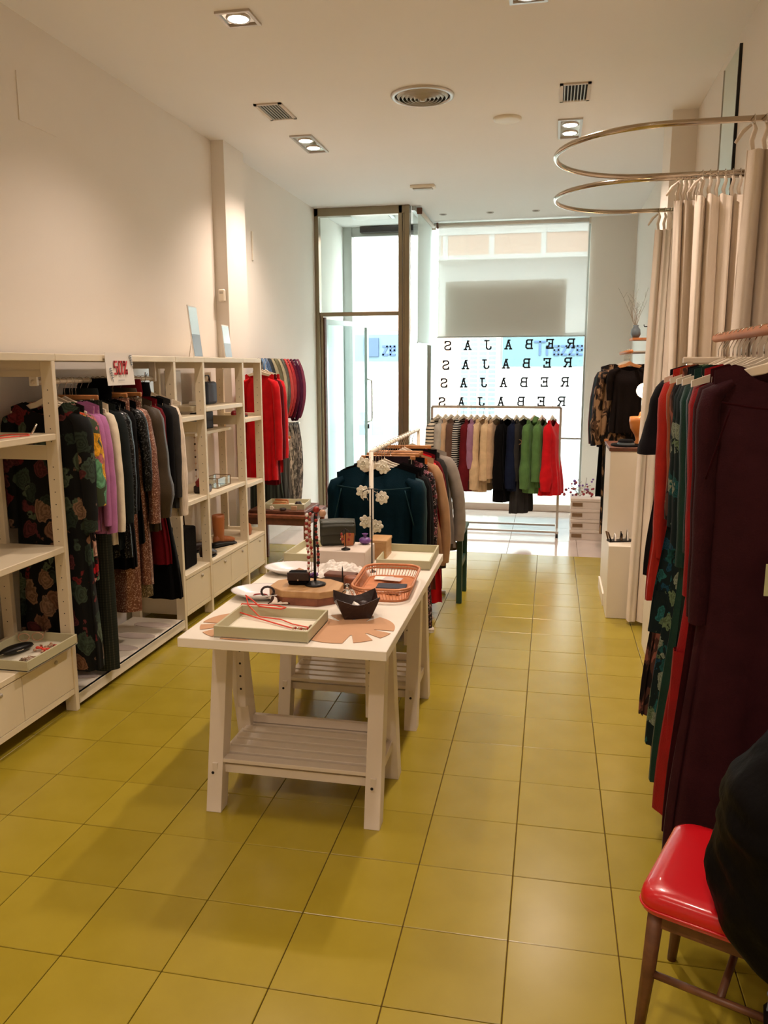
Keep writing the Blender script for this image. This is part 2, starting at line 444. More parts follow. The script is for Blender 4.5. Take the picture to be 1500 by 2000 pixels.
# display platform in the window
plat = tag(B().box(-1.48, .47, 7.30, 8.19, .0, .085, bev=.006).build('window_platform', 'boxw'), 'low white display platform along the shop window', 'platform')

# ---- lettering on the shop window (reads from the street, so it is mirrored here)
GL = {
 'R': [((.0, 0), (.28, 0)), ((.12, 0), (.12, 1)), ((0, 1), (.62, 1)), ((.62, 1), (.76, .88)), ((.76, .88), (.76, .64)), ((.76, .64), (.62, .52)), ((.12, .52), (.62, .52)), ((.45, .52), (.74, 0)), ((.64, 0), (.86, 0))],
 'E': [((0, 0), (.76, 0)), ((.12, 0), (.12, 1)), ((0, 1), (.76, 1)), ((.12, .52), (.5, .52)), ((.76, 0), (.76, .22)), ((.76, 1), (.76, .8)), ((.5, .4), (.5, .64))],
 'B': [((0, 0), (.6, 0)), ((.12, 0), (.12, 1)), ((0, 1), (.58, 1)), ((.12, .53), (.58, .53)), ((.58, 1), (.7, .88)), ((.7, .88), (.7, .65)), ((.7, .65), (.58, .53)), ((.6, .53), (.76, .4)), ((.76, .4), (.76, .14)), ((.76, .14), (.6, 0))],
 'A': [((.0, 0), (.26, 0)), ((.54, 0), (.84, 0)), ((.12, 0), (.42, 1)), ((.42, 1), (.7, 0)), ((.22, .34), (.61, .34)), ((.24, 1), (.44, 1))],
 'J': [((.3, 1), (.8, 1)), ((.58, 1), (.58, .18)), ((.58, .18), (.44, 0)), ((.44, 0), (.18, 0)), ((.18, 0), (.06, .14)), ((.06, .14), (.06, .3))],
 'S': [((.72, .78), (.72, 1)), ((.72, .86), (.56, 1)), ((.56, 1), (.24, 1)), ((.24, 1), (.08, .88)), ((.08, .88), (.08, .68)), ((.08, .68), (.22, .56)), ((.22, .56), (.58, .48)), ((.58, .48), (.74, .34)), ((.74, .34), (.74, .14)), ((.74, .14), (.58, 0)), ((.58, 0), (.22, 0)), ((.22, 0), (.08, .14)), ((.06, 0), (.06, .26))],
 'T': [((0, 1), (.8, 1)), ((.4, 1), (.4, 0))],
 'r': [((.15, 0), (.15, .66)), ((.15, .5), (.3, .66)), ((.3, .66), (.55, .66))],
 'a': [((.1, .66), (.6, .66)), ((.6, .66), (.6, 0)), ((.6, 0), (.1, 0)), ((.1, 0), (.1, .36)), ((.1, .36), (.6, .36))],
 'z': [((.08, .66), (.62, .66)), ((.62, .66), (.08, 0)), ((.08, 0), (.62, 0))],
 'e': [((.62, 0), (.1, 0)), ((.1, 0), (.1, .66)), ((.1, .66), (.62, .66)), ((.62, .66), (.62, .34)), ((.62, .34), (.1, .34))],
 '5': [((.6, 1), (.1, 1)), ((.1, 1), (.1, .56)), ((.1, .56), (.6, .56)), ((.6, .56), (.6, 0)), ((.6, 0), (.1, 0))],
 '0': [((.1, 0), (.1, 1)), ((.1, 1), (.6, 1)), ((.6, 1), (.6, 0)), ((.6, 0), (.1, 0))],
 '%': [((.1, .0), (.65, 1)), ((.08, .72), (.3, .72)), ((.3, .72), (.3, 1)), ((.3, 1), (.08, 1)), ((.08, 1), (.08, .72)), ((.45, 0), (.7, 0)), ((.7, 0), (.7, .28)), ((.7, .28), (.45, .28)), ((.45, .28), (.45, 0))],
}
def glyph(b, ch, w, h, th, mirror=False, x0=0, z0=0, depth=.0015, y=0):
    for (ax, az), (bx, bz) in GL[ch]:
        if mirror: ax, bx = .8-ax, .8-bx
        p, q = Vector((x0+ax*w, y, z0+az*h)), Vector((x0+bx*w, y, z0+bz*h))
        d = (q-p).normalized(); n = Vector((-d.z, 0, d.x))*th/2; e = d*th*.35
        c = [p-e-n, q+e-n, q+e+n, p-e+n]
        b.rings([[v+Vector((0, -depth/2, 0)) for v in c], [v+Vector((0, depth/2, 0)) for v in c]])
    return b
gmesh = {}
for row, (zl, zr, xl_, xr_) in enumerate(((2.008, 2.024, -1.282, .301), (1.756, 1.786, -1.305, .273), (1.522, 1.539, -1.328, .245), (1.272, 1.290, -1.352, .210))):
    for k, ch in enumerate('REBAJAS'):
        f = k/6
        if ch not in gmesh:
            o = glyph(B(), ch, .108, .108, .0195, mirror=True, x0=-.042, z0=-.052).build('letter', 'letters', window_1); gmesh[ch] = o.data
        else:
            o = bpy.data.objects.new('letter', gmesh[ch]); COL.objects.link(o); o.parent = window_1
        o.location = (xr_+(xl_-xr_)*f, 8.243, zr+(zl-zr)*f)

# ---- roller blinds
def roller(name, label, x0, x1, y0, y1, ztop, zbot, mat, along):
    t = thing(name, label, 'blind', ((x0+x1)/2, (y0+y1)/2, ztop))
    L = (x1-x0) if along == 'x' else (y1-y0); rz = 0 if along == 'x' else PI/2
    t.rotation_euler = (0, 0, rz)
    B().tube([(-L/2, 0, 0), (L/2, 0, 0)], .022, 16).build('roller', 'boxw', t, smooth=True)
    B().grid(lambda u, v: (-L/2+.01+(L-.02)*u, .02+.002*math.sin(u*9)*v, -v*(ztop-zbot)), 24, 10).build('cloth', mat, t, smooth=True)
    B().tube([(-L/2, .02, zbot-ztop), (L/2, .02, zbot-ztop)], .009, 8).build('bottom_bar', 'alu2', t)
    for sx in (-1, 1):
        B().box(sx*L/2-.012, sx*L/2+.012, -.03, .03, -.04, .03, bev=.004).build('bracket', 'boxw' if sx > 0 else 'walnut', t)
    return t
roller('roller_blind', 'wide translucent roller blind half lowered over the shop window', -1.41, .475, 8.10, 8.10, H-.045, 2.115, 'blind', 'x')
roller('roller_blind', 'narrow white roller blind on the side glass beside the door', -1.47, -1.47, 7.03, 8.17, H-.05, 2.02, 'blind2', 'y')
sb = thing('sign_panel', 'grey sign panel hanging on the shop window, showing through the blind', 'sign', (-.545, 8.19, 2.49))
B().box(-.765, .765, -.012, .012, -.36, .33, bev=.003).build('panel', 'boxw', sb)
for sx in (-.5, .5): B().tube([(sx, 0, .33), (sx, 0, 1.0)], .002, 5).build('wire', 'steel', sb)

# ---- street beyond
street = struct(B().box(-16, 14, YF+.06, 40, -.25, -.06).build('ground', 'asphalt'))
fac = thing('building', 'pale rendered building across the street with balcony and shopfront', 'building', (0, 17, 0))
B().box(-16, 14, .3, 3, -.2, 14).build('facade', 'ext', fac)
B().box(-1.09, 1.6, .1, .3, 1.73, 2.50).build('sign_band', 'extblue', fac)
sbn = B()
x = -.34
for ch, w, h in (('T', .30, .30), ('r', .2, .3), ('a', .2, .3), ('z', .2, .3), ('z', .2, .3), ('e', .2, .3)):
    glyph(sbn, ch, w, h, .045, x0=x, z0=2.00, depth=.02, y=.09); x += w*.8+.015
sbn.build('sign_lettering', 'extsign', fac)
B().box(-5.0, -3.5, .1, .3, 1.86, 2.50).build('sign_band', 'extblue', fac)
B().box(-4.46, -4.08, .06, .12, 1.98, 2.42).build('poster', 'extsign', fac)
sbn = B(); x = -3.99
for ch in 'ze': glyph(sbn, ch, .2, .3, .05, x0=x, z0=2.02, depth=.02, y=.09); x += .18
sbn.build('sign_lettering', 'extsign', fac)
B().box(-2.75, -2.14, .12, .3, -.1, 2.45).build('brick_pier', 'extwarm', fac)
B().box(-5.2, -3.3, .1, .3, 2.6, 3.1).build('brick_band', 'extwarm', fac)
lat = []
for r_ in range(17):
    for c_ in range(4):
        x0 = -2.08+c_*.22
        if not lat:
            o = B().box(0, .17, .2, .3, 0, .075).build('vent_slot', 'extdark', fac); lat.append(o.data)
        else:
            o = bpy.data.objects.new('vent_slot', lat[0]); COL.objects.link(o); o.parent = fac
        o.location = (x0, 0, 2.33-r_*.108)
B().box(-2.14, -1.14, .22, .3, -.1, 2.5).build('shutter', 'boxw', fac)
def fwin(x0, x1, z0, z1, nm='window'):
    f = B().box(x0-.05, x1+.05, .24, .3, z0-.05, z1+.05).build(nm, 'ext', fac)
    B().box(x0, x1, .21, .25, z0, z1).build('pane', 'extdark', f)
    B().box((x0+x1)/2-.02, (x0+x1)/2+.02, .19, .22, z0, z1).build('mullion', 'ext', f)
for a in ((-4.33, -3.75, 4.05, 4.62), (-4.33, -3.75, 4.85, 5.4), (-5.3, -4.9, 4.05, 4.62), (-4.62, -4.0, .05, .62), (-3.78, -3.3, .05, .62),
          (-7.4, -6.6, 4.05, 4.9), (3.5, 4.5, 4.05, 5.0), (5.6, 6.6, 4.05, 5.0), (3.2, 4.4, .4, 1.9)): fwin(*a)
bal = B().box(-2.6, 3.0, -.5, .3, 4.12, 4.22).box(-2.6, 3.0, -.5, -.44, 4.66, 4.74)
bal.build('balcony', 'ext', fac)
B().box(-2.5, 2.9, -.48, -.45, 4.22, 4.66).build('balcony_panel', 'extwarm', fac)
for xx in (-2.4, -1.35, -.2, .9, 2.1): B().box(xx-.06, xx+.06, -.49, -.42, 4.2, 4.7).build('baluster', 'ext', fac)

# ================================================================== CEILING FITTINGS
def downlight(x, y, sx, sy, n, label, e=LAMP_W):
    t = thing('ceiling_light', label, 'light', (x, y, H), 0, 'recessed ceiling lights')
    b = B()
    b.box(-sx/2, sx/2, -sy/2, -sy/2+.018, -.012, 0).box(-sx/2, sx/2, sy/2-.018, sy/2, -.012, 0)
    b.box(-sx/2, -sx/2+.018, -sy/2+.018, sy/2-.018, -.012, 0).box(sx/2-.018, sx/2, -sy/2+.018, sy/2-.018, -.012, 0)
    b.build('frame', 'steel', t)
    B().box(-sx/2+.018, sx/2-.018, -sy/2+.018, sy/2-.018, -.004, 0).build('reflector', 'chrome', t)
    for k in range(n):
        yy = (k-(n-1)/2)*(sy/n)*.86
        B().lathe([(.052, -.004), (.050, -.010), (.0, -.012)], (0, yy, 0), 20, cap=False).build('lens', 'lens', t, smooth=True)
        B().lathe([(.066, -.004), (.062, -.012), (.054, -.010), (.053, -.004)], (0, yy, 0), 20, cap=False).build('lamp_ring', 'steel', t, smooth=True)
        d = bpy.data.lights.new('lamp_glow', 'SPOT'); d.energy = e*10; d.color = LAMP_COL; d.spot_size = math.radians(128); d.spot_blend = .9; d.shadow_soft_size = .05
        lo = bpy.data.objects.new('lamp_glow', d); COL.objects.link(lo); lo.parent = t; lo.location = (0, yy, -.03)
downlight(-1.60, 1.81, .19, .19, 1, 'square recessed halogen light near the top left of the ceiling')
downlight(-.10, 1.78, .19, .30, 2, 'recessed halogen light cut by the top edge of the picture')
downlight(-1.94, 4.24, .18, .52, 2, 'long twin halogen light on the left of the ceiling behind the vent')
downlight(.15, 4.24, .18, .52, 2, 'long twin halogen light on the right beside the speaker disc')
downlight(-1.60, -.60, .19, .19, 1, 'square recessed halogen light above the entrance of the aisle', 3.5)
downlight(-.10, -.60, .19, .30, 2, 'twin halogen light above the red chair', 3.0)
downlight(-1.60, -3.0, .19, .19, 1, 'square recessed halogen light at the back of the shop, left')
downlight(-.10, -3.0, .19, .30, 2, 'twin halogen light at the back of the shop, right')

def slotvent(x, y, label):
    t = thing('ceiling_vent', label, 'vent', (x, y, H), 0, 'rectangular ceiling vents')
    w, d = .20, .37
    B().box(-w/2, w/2, -d/2, -d/2+.022, -.01, 0).box(-w/2, w/2, d/2-.022, d/2, -.01, 0).box(-w/2, -w/2+.022, -d/2, d/2, -.01, 0).box(w/2-.022, w/2, -d/2, d/2, -.01, 0).build('frame', 'boxw', t)
    B().box(-w/2+.02, w/2-.02, -d/2+.02, d/2-.02, -.002, 0).build('duct_opening', 'darkhole', t)
    me = None
    for k in range(7):
        if me is None:
            o = B().box(-.003, .003, -d/2+.02, d/2-.02, -.009, -.001, mat=Matrix.Rotation(.5, 4, 'Y')).build('slat', 'vent', t); me = o.data
        else:
            o = bpy.data.objects.new('slat', me); COL.objects.link(o); o.parent = t
        o.location = (-w/2+.035+k*.0217, 0, -.002)
slotvent(-1.93, 3.36, 'rectangular slatted vent on the left of the ceiling')
slotvent(.165, 3.38, 'rectangular slatted vent on the right of the ceiling')
dif = thing('air_diffuser', 'round air conditioning diffuser with concentric rings on the ceiling', 'diffuser', (-.845, 3.24, H))
B().lathe([(.215, 0), (.213, -.012), (.19, -.016), (.187, -.004)], n=40, cap=False).build('rim', 'steel', dif, smooth=True)
B().lathe([(.187, -.003), (.0, -.003)], n=40, cap=False).build('duct_opening', 'darkhole', dif)
for k in range(6):
    r0 = .175-k*.027
    B().lathe([(r0, -.006), (r0-.015, -.024-.002*k), (r0-.018, -.022-.002*k), (r0-.003, -.004)], n=36, cap=False).build('ring', 'vent', dif, smooth=True)
B().lathe([(.02, -.01), (.018, -.036), (0, -.038)], n=20, cap=False).build('hub', 'vent', dif, smooth=True)
spk = tag(B().lathe([(.105, 0), (.104, -.012), (.085, -.02), (0, -.024)], (-.31, 3.88, H), 32, cap=False).build('ceiling_speaker', 'white', smooth=True), 'plain round white speaker disc on the ceiling', 'speaker')
em = thing('emergency_light', 'flat white emergency light on the ceiling before the door', 'light', (-1.27, 5.98, H))
B().box(-.125, .125, -.05, .05, -.03, 0, bev=.006).build('casing', 'white', em); B().box(-.10, .10, -.035, .035, -.042, -.028, bev=.004).build('diffuser', 'vent', em)
for i, xx in enumerate((-1.275, -.71, -.17, .32)):
    t = thing('window_spotlight', ['leftmost', 'second', 'third', 'rightmost'][i]+' of four small dark spotlights in the ceiling by the window', 'spotlight', (xx, 7.6, H), 0, 'small spotlights by the window')
    B().lathe([(.045, 0), (.043, -.008), (.034, -.008), (.032, -.001)], n=20, cap=False).build('trim_ring', 'steel', t, smooth=True)
    B().lathe([(.033, -.002), (.0, -.002)], n=20, cap=False).build('recess', 'darkhole', t)

# ================================================================== LEFT SHELVING
SX0, SX1 = -2.655, -2.265      # back and front planes of the units
def side_frame(parent, y, w=.03):
    """perforated side frame of two posts and three rails"""
    g = B().box(SX1-.062, SX1, y-w/2, y+w/2, 0, 1.775, bev=.002).build('front_post', 'cream', parent)
    B().box(SX0, SX0+.062, y-w/2, y+w/2, 0, 1.775, bev=.002).build('back_post', 'cream', parent)
    for z0, z1 in ((1.735, 1.775), (1.30, 1.37), (.33, .40)):
        B().box(SX0+.062, SX1-.062, y-w/2+.002, y+w/2-.002, z0, z1).build('cross_rail', 'cream', parent)
    hb = B()
    for k in range(20):
        z = .46+k*.062
        if 1.28 < z < 1.39: continue
        for xx in (SX1-.03, SX0+.03):
            hb.tube([(xx, y-w/2-.0012, z), (xx, y+w/2+.0012, z)], .0028, 6)
    hb.build('peg_holes', 'darkhole', parent)['kind'] = 'stuff'
def shelf_unit(label, y0, y1, shelves, drawers, frames, group='cream shelving units along the left wall'):
    t = thing('shelving_unit', label, 'shelf', (0, 0, 0), 0, group)
    for y in frames: side_frame(t, y)
    B().box(SX0, SX1, y0, y1, 1.775, 1.81, bev=.003).build('top_board', 'cream', t)
    ya, yb = y0+.017, y1-.017
    for z in shelves:
        B().box(SX0+.01, SX1-.004, ya, yb, z-.032, z, bev=.003).build('shelf', 'cream', t)
    if drawers:
        B().box(SX0+.01, SX1-.004, ya, yb, .345, .375, bev=.003).build('shelf', 'cream', t)
        B().box(SX0+.01, SX1-.03, ya, yb, .10, .345).build('drawer_case', 'cream', t)
        n = drawers; w = (yb-ya)/n
        for k in range(n):
            a, b = ya+k*w+.002, ya+(k+1)*w-.002
            d = B().box(SX1-.03, SX1-.008, a, b, .125, .340, bev=.002).build('drawer', 'cream', t)
            B().sphere((SX1-.002, (a+b)/2+.05, .315), .011, 10, sx=.7).build('knob', 'vent', d, smooth=True)
        B().box(SX1-.03, SX1-.006, ya, yb, .095, .123).build('plinth_rail', 'cream', t)
    return t
UA = shelf_unit('near cream shelving unit with three drawers cut by the left edge', -.30, .975, (1.43, .87), 3, (-.285, .955))
UB = shelf_unit('cream open clothes bay between the near shelving unit and the mirror unit', .975, 2.26, (), 0, (2.245,))
UC = shelf_unit('narrow one-drawer cream shelving unit beside the clothes bay', 2.26, 2.70, (1.42, .86), 1, (2.685,))
UD = shelf_unit('two-drawer cream shelving unit holding handbag and boots', 2.70, 3.43, (1.47, .855), 2, (3.415,))
UE = shelf_unit('last narrow cream shelving unit beside the red cardigans', 3.43, 3.83, (1.345, .825), 1, (3.815,))
# clothes bay: low shoe shelf, rail
B().box(SX0+.01, SX1-.002, .975, 2.225, .055, .085, bev=.003).box(SX1-.02, SX1-.002, .975, 2.225, .03, .085).build('shoe_shelf', 'white', UB)
for k in range(5):
    yy = 1.20+k*.22
    B().prism([(-.13+.13*math.cos(a)*1.0, .05*math.sin(a)) for a in [i*PI/8 for i in range(16)]], .085, .089, off=(SX1-.03, yy, 0)).build('shoe_print', 'stone', UB)
B().box(SX0+.01, SX1-.02, .975, .99, 1.70, 1.775).build('end_panel', 'cream', UB)
RZ_A, RX_A = 1.675, -2.40
rail_a = thing('clothes_rail', 'white clothes rail inside the open shelving bay', 'rail', (RX_A, 1.6, RZ_A))
B().tube([(0, -.62, 0), (0, .62, 0)], .0125, 12).build('tube', 'hanger', rail_a, smooth=True)
for sy in (-.61, .61): B().box(-.022, .022, sy-.008, sy+.008, -.02, .10, bev=.003).build('rail_bracket', 'white', rail_a)

# 50% sign taped over the top board
sg = thing('sale_sign', 'white paper sign reading 50% over the clothes bay', 'sign', (SX1+.012, 1.545, 1.81), PI/2)
B().grid(lambda u, v: ((u-.5)*.29+.02*v, .002*math.sin(v*3), .012-v*.175), 8, 8).build('sheet', 'paper', sg, solid=.0012)
sp = B(); 
for ch, x0 in (('5', -.062), ('0', -.012), ('%', .038)): glyph(sp, ch, .058, .064, .011, x0=x0, z0=-.10, y=-.0035)
sp.build('print', 'redprint', sg)
for sx, z0 in ((-.10, -.07), (.115, .0)):
    b = B(); b.tube([(sx, -.004, z0), (sx+.012, -.004, z0-.035), (sx+.028, -.004, z0-.075)], .0013, 4)
    for k in range(5):
        b.tube([(sx+.005*k, -.004, z0-.012*k), (sx+.005*k+.012, -.004, z0-.012*k-.002)], .0022, 4); b.tube([(sx+.005*k, -.004, z0-.012*k), (sx+.005*k-.01, -.004, z0-.012*k-.006)], .0022, 4)
    b.build('sprig_drawing', 'extdark', sg)
B().tube([(-.02, -.0035, -.135), (.045, -.0035, -.135)], .0012, 4).build('small_print', 'extdark', sg)

# ================================================================== HANGERS AND CLOTHES
def hanger(label, loc, rz, mat='hanger', bar=False, half=.20, group=None):
    """origin on the rail axis"""
    t = thing('coat_hanger', label, 'hanger', loc, rz, group)
    hk = [(.019*math.sin(a), 0, .019*math.cos(a)) for a in [(-1.2+i*.42) for i in range(9)]]
    hk = [(x, y, z) for x, y, z in hk]
    hk = hk + [(.006, 0, -.030), (0, 0, -.045), (0, 0, -.082)]
    key = (mat, bar, half)
    if key in hanger.cache:
        for nm, me in hanger.cache[key]:
            o = bpy.data.objects.new(nm, me); COL.objects.link(o); o.parent = t
        return t
    parts = [B().tube(hk, .0018, 6).build('hook', 'chrome', t, smooth=True)]
    sec = []
    n = 17
    for i in range(n):
        s = -1+2*i/(n-1); x = s*half; a = abs(s)
        z = -.078 - .012*smoothstep(0, .25, a) - (a**1.25)*.058*half/.2
        hgt = .032 - .012*a; th = .005 + .003*(1-a)
        yb = 0
        sec.append([(x, yb-th, z-hgt), (x, yb+th, z-hgt), (x, yb+th, z), (x, yb-th, z)])
    parts.append(B().rings(sec).build('shoulder_bar', mat, t, bevel=.003))
    if bar:
        parts.append(B().tube([(-half*.92, 0, -.165), (half*.92, 0, -.165)], .006, 8).build('trouser_bar', mat, t, smooth=True))
    hanger.cache[key] = [(o.name.split('.')[0], o.data) for o in parts]
    return t
hanger.cache = {}

def clip_hanger(label, loc, rz, mat='hangerwood', half=.17, group=None):
    t = thing('clip_hanger', label, 'hanger', loc, rz, group)
    hk = [(.019*math.sin(a), 0, .019*math.cos(a)) for a in [(-1.2+i*.42) for i in range(9)]] + [(.006, 0, -.030), (0, 0, -.045), (0, 0, -.075)]
    B().tube(hk, .0018, 6).build('hook', 'chrome', t, smooth=True)
    B().box(-half, half, -.007, .007, -.098, -.072, bev=.004).build('wooden_bar', mat, t)
    for sx in (-.8, .8): B().box(sx*half-.012, sx*half+.012, -.010, .010, -.125, -.09, bev=.003).build('clip', 'chrome', t)
    return t

SL = .30
def cloth_body(hw, L, hem=None, waist=None, neck=.115, drop=.085, back=.05, th=.045, folds=5, amp=.017, slope=SL, ph=0, nv=20, nu=44, open_top=True, ztop=-.074, vneck=False, hemwave=.004):
    hem = hem or hw*1.05; waist = waist or (hw+hem)/2*.95
    def f(u, v):
        a = 2*PI*u; c, s = math.cos(a), math.sin(a)
        cx = math.copysign(abs(c)**.85, c)
        k = v
        w0 = hw
        w = hw + (waist-hw)*smoothstep(0, .45, v) + (hem-waist)*smoothstep(.40, 1, v)
        x = cx*w
        ax = abs(cx)*hw
        z0 = -slope*max(0, ax-.03)
        if ax < neck:
            q = 1-(ax/neck)**(1 if vneck else 2)
            z0 -= (drop if s < 0 else back)*q - 0
        tt = max(.013, th*.22)+ (th-max(.013, th*.22))*smoothstep(0, .22, v) + (th*.5)*smoothstep(.4, 1, v)
        y = tt*math.copysign(abs(s)**.75, s)
        fa = amp*smoothstep(.12, .9, v)
        y += fa*math.sin(folds*PI*cx+ph)*(.6 if s < 0 else .45) + fa*.7*math.cos(folds*2.3*a+ph*2)*(1 if s < 0 else -1)
        x += fa*.6*math.cos(folds*a*1.3+ph+v*2)
        z = ztop + z0*(1-v)**1.6 - L*v + hemwave*math.sin(a*3+ph)*v
        return (x, y, z)
    return B().grid(f, nu, nv, True)

def sleeve_mesh(side, hw, Ls, r0=.062, r1=.038, splay=.03, slope=SL, ph=0, fwd=-.0, ztop=-.074, flare=0, puff=0, n=14):
    z0 = ztop - slope*(hw-.03)
    P0 = Vector((side*(hw-.05), 0, z0-.034)); P1 = Vector((side*(hw+.012), 0, z0-.075))
    P2 = Vector((side*(hw+splay), fwd*.5, z0-Ls*.5)); P3 = Vector((side*(hw+splay*.7), fwd, z0-Ls))
    ctr = []
    for i in range(n):
        t = i/(n-1)
        if t < .18: c = P0.lerp(P1, t/.18)
        else:
            q = (t-.18)/.82
            c = P1*(1-q)**2 + P2*2*q*(1-q) + P3*q*q
        ctr.append(c)
    rings = []
    for i, c in enumerate(ctr):
        t = i/(n-1)
        tg = (ctr[min(i+1, n-1)]-ctr[max(i-1, 0)]).normalized()
        lat = Vector((0, 1, 0)).cross(tg).normalized()
        r = (r0+(r1-r0)*t)*(.45+.55*smoothstep(0, .2, t)) + puff*math.exp(-((t-.82)/.12)**2) + flare*smoothstep(.6, 1, t)
        r *= 1+.05*math.sin(t*22+ph)*(t > .2)
        rings.append([c + lat*math.cos(2*PI*k/14)*r*.62 + Vector((0, 1, 0))*math.sin(2*PI*k/14)*r*.8*(1+.08*math.sin(k*2.3+ph)) for k in range(14)])
    return B().rings(rings, cap=False)

def garment(name, label, cat, loc, rz, mat, hw=.19, L=.65, sl=.55, smat=None, collar=None, buttons=None, hood=False, placket=False, seam=None,
            belt=None, tier=None, r0=.06, r1=.036, splay=.03, puff=0, flare=0, group=None, tagc=None, hem_trim=None, **kw):
    ph = R.uniform(0, 6)
    o = cloth_body(hw, L, ph=ph, **kw).build(name, mat, None, loc, (0, 0, rz), smooth=True)
    tag(o, label, cat, group)
    slope = kw.get('slope', SL); neck = kw.get('neck', .115); th = kw.get('th', .045)
    if sl:
        for s in (-1, 1):
            sleeve_mesh(s, hw, sl, r0, r1, splay, slope, ph+s, puff=puff, flare=flare).build('sleeve', smat or mat, o, smooth=True)
    if collar:
        h = collar if isinstance(collar, float) else .035
        B().grid(lambda u, v: (math.cos(2*PI*u)*(neck*.95-.01*v), math.sin(2*PI*u)*(.028+.006*v), -.080+h*v-(.035*(1-v) if math.sin(2*PI*u) < 0 else 0)), 24, 4, True).build('collar', smat or mat, o, smooth=True)
    if placket:
        B().grid(lambda u, v: ((u-.5)*.03, -th*1.25-.004-.004*math.sin(u*PI)-.012*v, -.16-v*(L-.14)), 4, 14).build('placket', smat or mat, o, smooth=True, solid=.003)
    if buttons:
        for k in range(buttons):
            B().lathe([(.008, 0), (.008, .004), (0, .005)], (0, 0, 0), 10).build('button', M['bead'], o, loc=(0, -th*1.25-.014-.012*k/buttons, -.22-k*(L-.3)/buttons), rot=(PI/2, 0, 0), smooth=True)
    if hood:
        B().grid(lambda u, v: (math.cos(PI*u)*.085*(1-.2*v), .03+.045*math.sin(PI*v), -.150+.075*math.sin(PI*u)*math.sin(PI*v*.6+.5)-.03*v), 16, 10).build('hood', mat, o, smooth=True, solid=.008)
    if belt:
        zb, bm_ = belt
        B().grid(lambda u, v: (math.cos(2*PI*u)*(hw*1.0), math.sin(2*PI*u)*(th*1.5), -zb-.04*v), 28, 3, True).build('belt', bm_, o, smooth=True)
    if seam:
        zs, sm_ = seam
        B().grid(lambda u, v: ((u-.5)*hw*1.85, -th*1.22-.006+.02*abs(u-.5), -zs-.02*math.cos((u-.5)*3)-.006*v), 16, 3).build('seam', sm_, o, smooth=True, solid=.002)
        for s in (-1, 1):
            B().grid(lambda u, v: (s*(hw*.80+.05*v)-.003+.006*u, -th*1.28-.006+.01*v, -zs-.02-v*.20), 3, 10).build('seam', sm_, o, smooth=True, solid=.002)
    if tier:
        for zt, w_ in tier:
            B().grid(lambda u, v: (math.cos(2*PI*u)*(w_*(1+.08*v)+.008*math.sin(u*60)), math.sin(2*PI*u)*(th*1.6+.01*v)+.006*math.sin(u*50), -zt-(L+.074-zt)*v), 64, 8, True).build('ruffle', mat, o, smooth=True)
    if hem_trim:
        B().grid(lambda u, v: (math.cos(2*PI*u)*(kw.get('hem', hw*1.05)*1.02), math.sin(2*PI*u)*(th*1.7), -.074-L+.03-.05*v), 32, 3, True).build('hem_trim', hem_trim, o, smooth=True)
    if tagc:
        B().box(-.02, .02, -.002, .002, -.03, .03).build('price_tag', tagc, o, loc=(hw*.6, -th*1.5, -.25))
    return o

def trousers(name, label, loc, rz, mat, w=.17, L=1.0, leg=.085, flare=0., group=None, cat='trousers'):
    ph = R.uniform(0, 6)
    def legf(s):
        def f(u, v):
            a = 2*PI*u
            r = w*.52*(1-smoothstep(0, .5, v)) + (leg+flare*v)*smoothstep(0, .5, v)
            cx = s*(w*.48 + .0*v)
            return (cx+math.cos(a)*r*1.0, math.sin(a)*(.03+.022*v)+.008*math.sin(3*a+ph+v*3)*v, -.105-L*v)
        return f
    b = B().grid(legf(-1), 20, 16, True); b.grid(legf(1), 20, 16, True)
    o = b.build(name, mat, None, loc, (0, 0, rz), smooth=True); tag(o, label, cat, group)
    B().grid(lambda u, v: (math.cos(2*PI*u)*w*1.0, math.sin(2*PI*u)*.034, -.100-.045*v), 28, 3, True).build('waistband', mat, o, smooth=True)
    return o

def hang_on(kind, name, label, cat, x, y, z, rz, mat, hm='hanger', clip=False, bar=False, hlabel=None, **kw):
    hl = hlabel or (('wooden' if hm == 'hangerwood' else 'white')+' hanger holding the '+label)
    hl = ' '.join(hl.split()[:16])
    if clip: clip_hanger(hl, (x, y, z), rz)
    else: hanger(hl, (x, y, z), rz, hm, bar, half=min(.205, kw.get('hw', .19)*.98))
    if kind == 'top': return garment(name, label, cat, (x, y, z), rz, mat, **kw)
    return trousers(name, label, (x, y, z), rz, mat, **kw)

# ---- fabrics
black = M['blackcloth']
F1 = floral('dark_floral', (16, 17, 17), [(0, lin(46, 58, 48)), (.2, lin(128, 92, 70)), (.36, lin(112, 38, 40)), (.5, lin(64, 78, 66)), (.62, lin(140, 110, 88)), (.76, lin(96, 48, 50)), (.88, lin(84, 96, 76))], 9.5, .50, 40)
F2 = floral('red_floral', (24, 14, 14), [(0, lin(190, 30, 40)), (.3, lin(220, 170, 150)), (.5, lin(70, 110, 80)), (.7, lin(210, 60, 50)), (.85, lin(235, 200, 180))], 12, .52)
F3 = floral('bright_floral', (60, 70, 50), [(0, lin(236, 170, 40)), (.3, lin(226, 80, 40)), (.5, lin(110, 170, 130)), (.7, lin(240, 190, 60)), (.85, lin(190, 110, 110))], 9, .7)
F4 = floral('teal_floral', (10, 26, 28), [(0, lin(24, 76, 76)), (.3, lin(96, 116, 84)), (.5, lin(20, 64, 84)), (.7, lin(130, 140, 120)), (.85, lin(36, 96, 96))], 15, .50, 40)
F5 = blotch('brown_print', (78, 50, 42), (26, 18, 18), (140, 84, 70), 16)
F6 = floral('pink_dot_print', (18, 12, 14), [(0, lin(190, 120, 130)), (.5, lin(120, 50, 60)), (.75, lin(210, 190, 190))], 38, .42)
LEO = blotch('leopard', (74, 52, 36), (16, 13, 12), (136, 106, 78), 17, .46, .53)
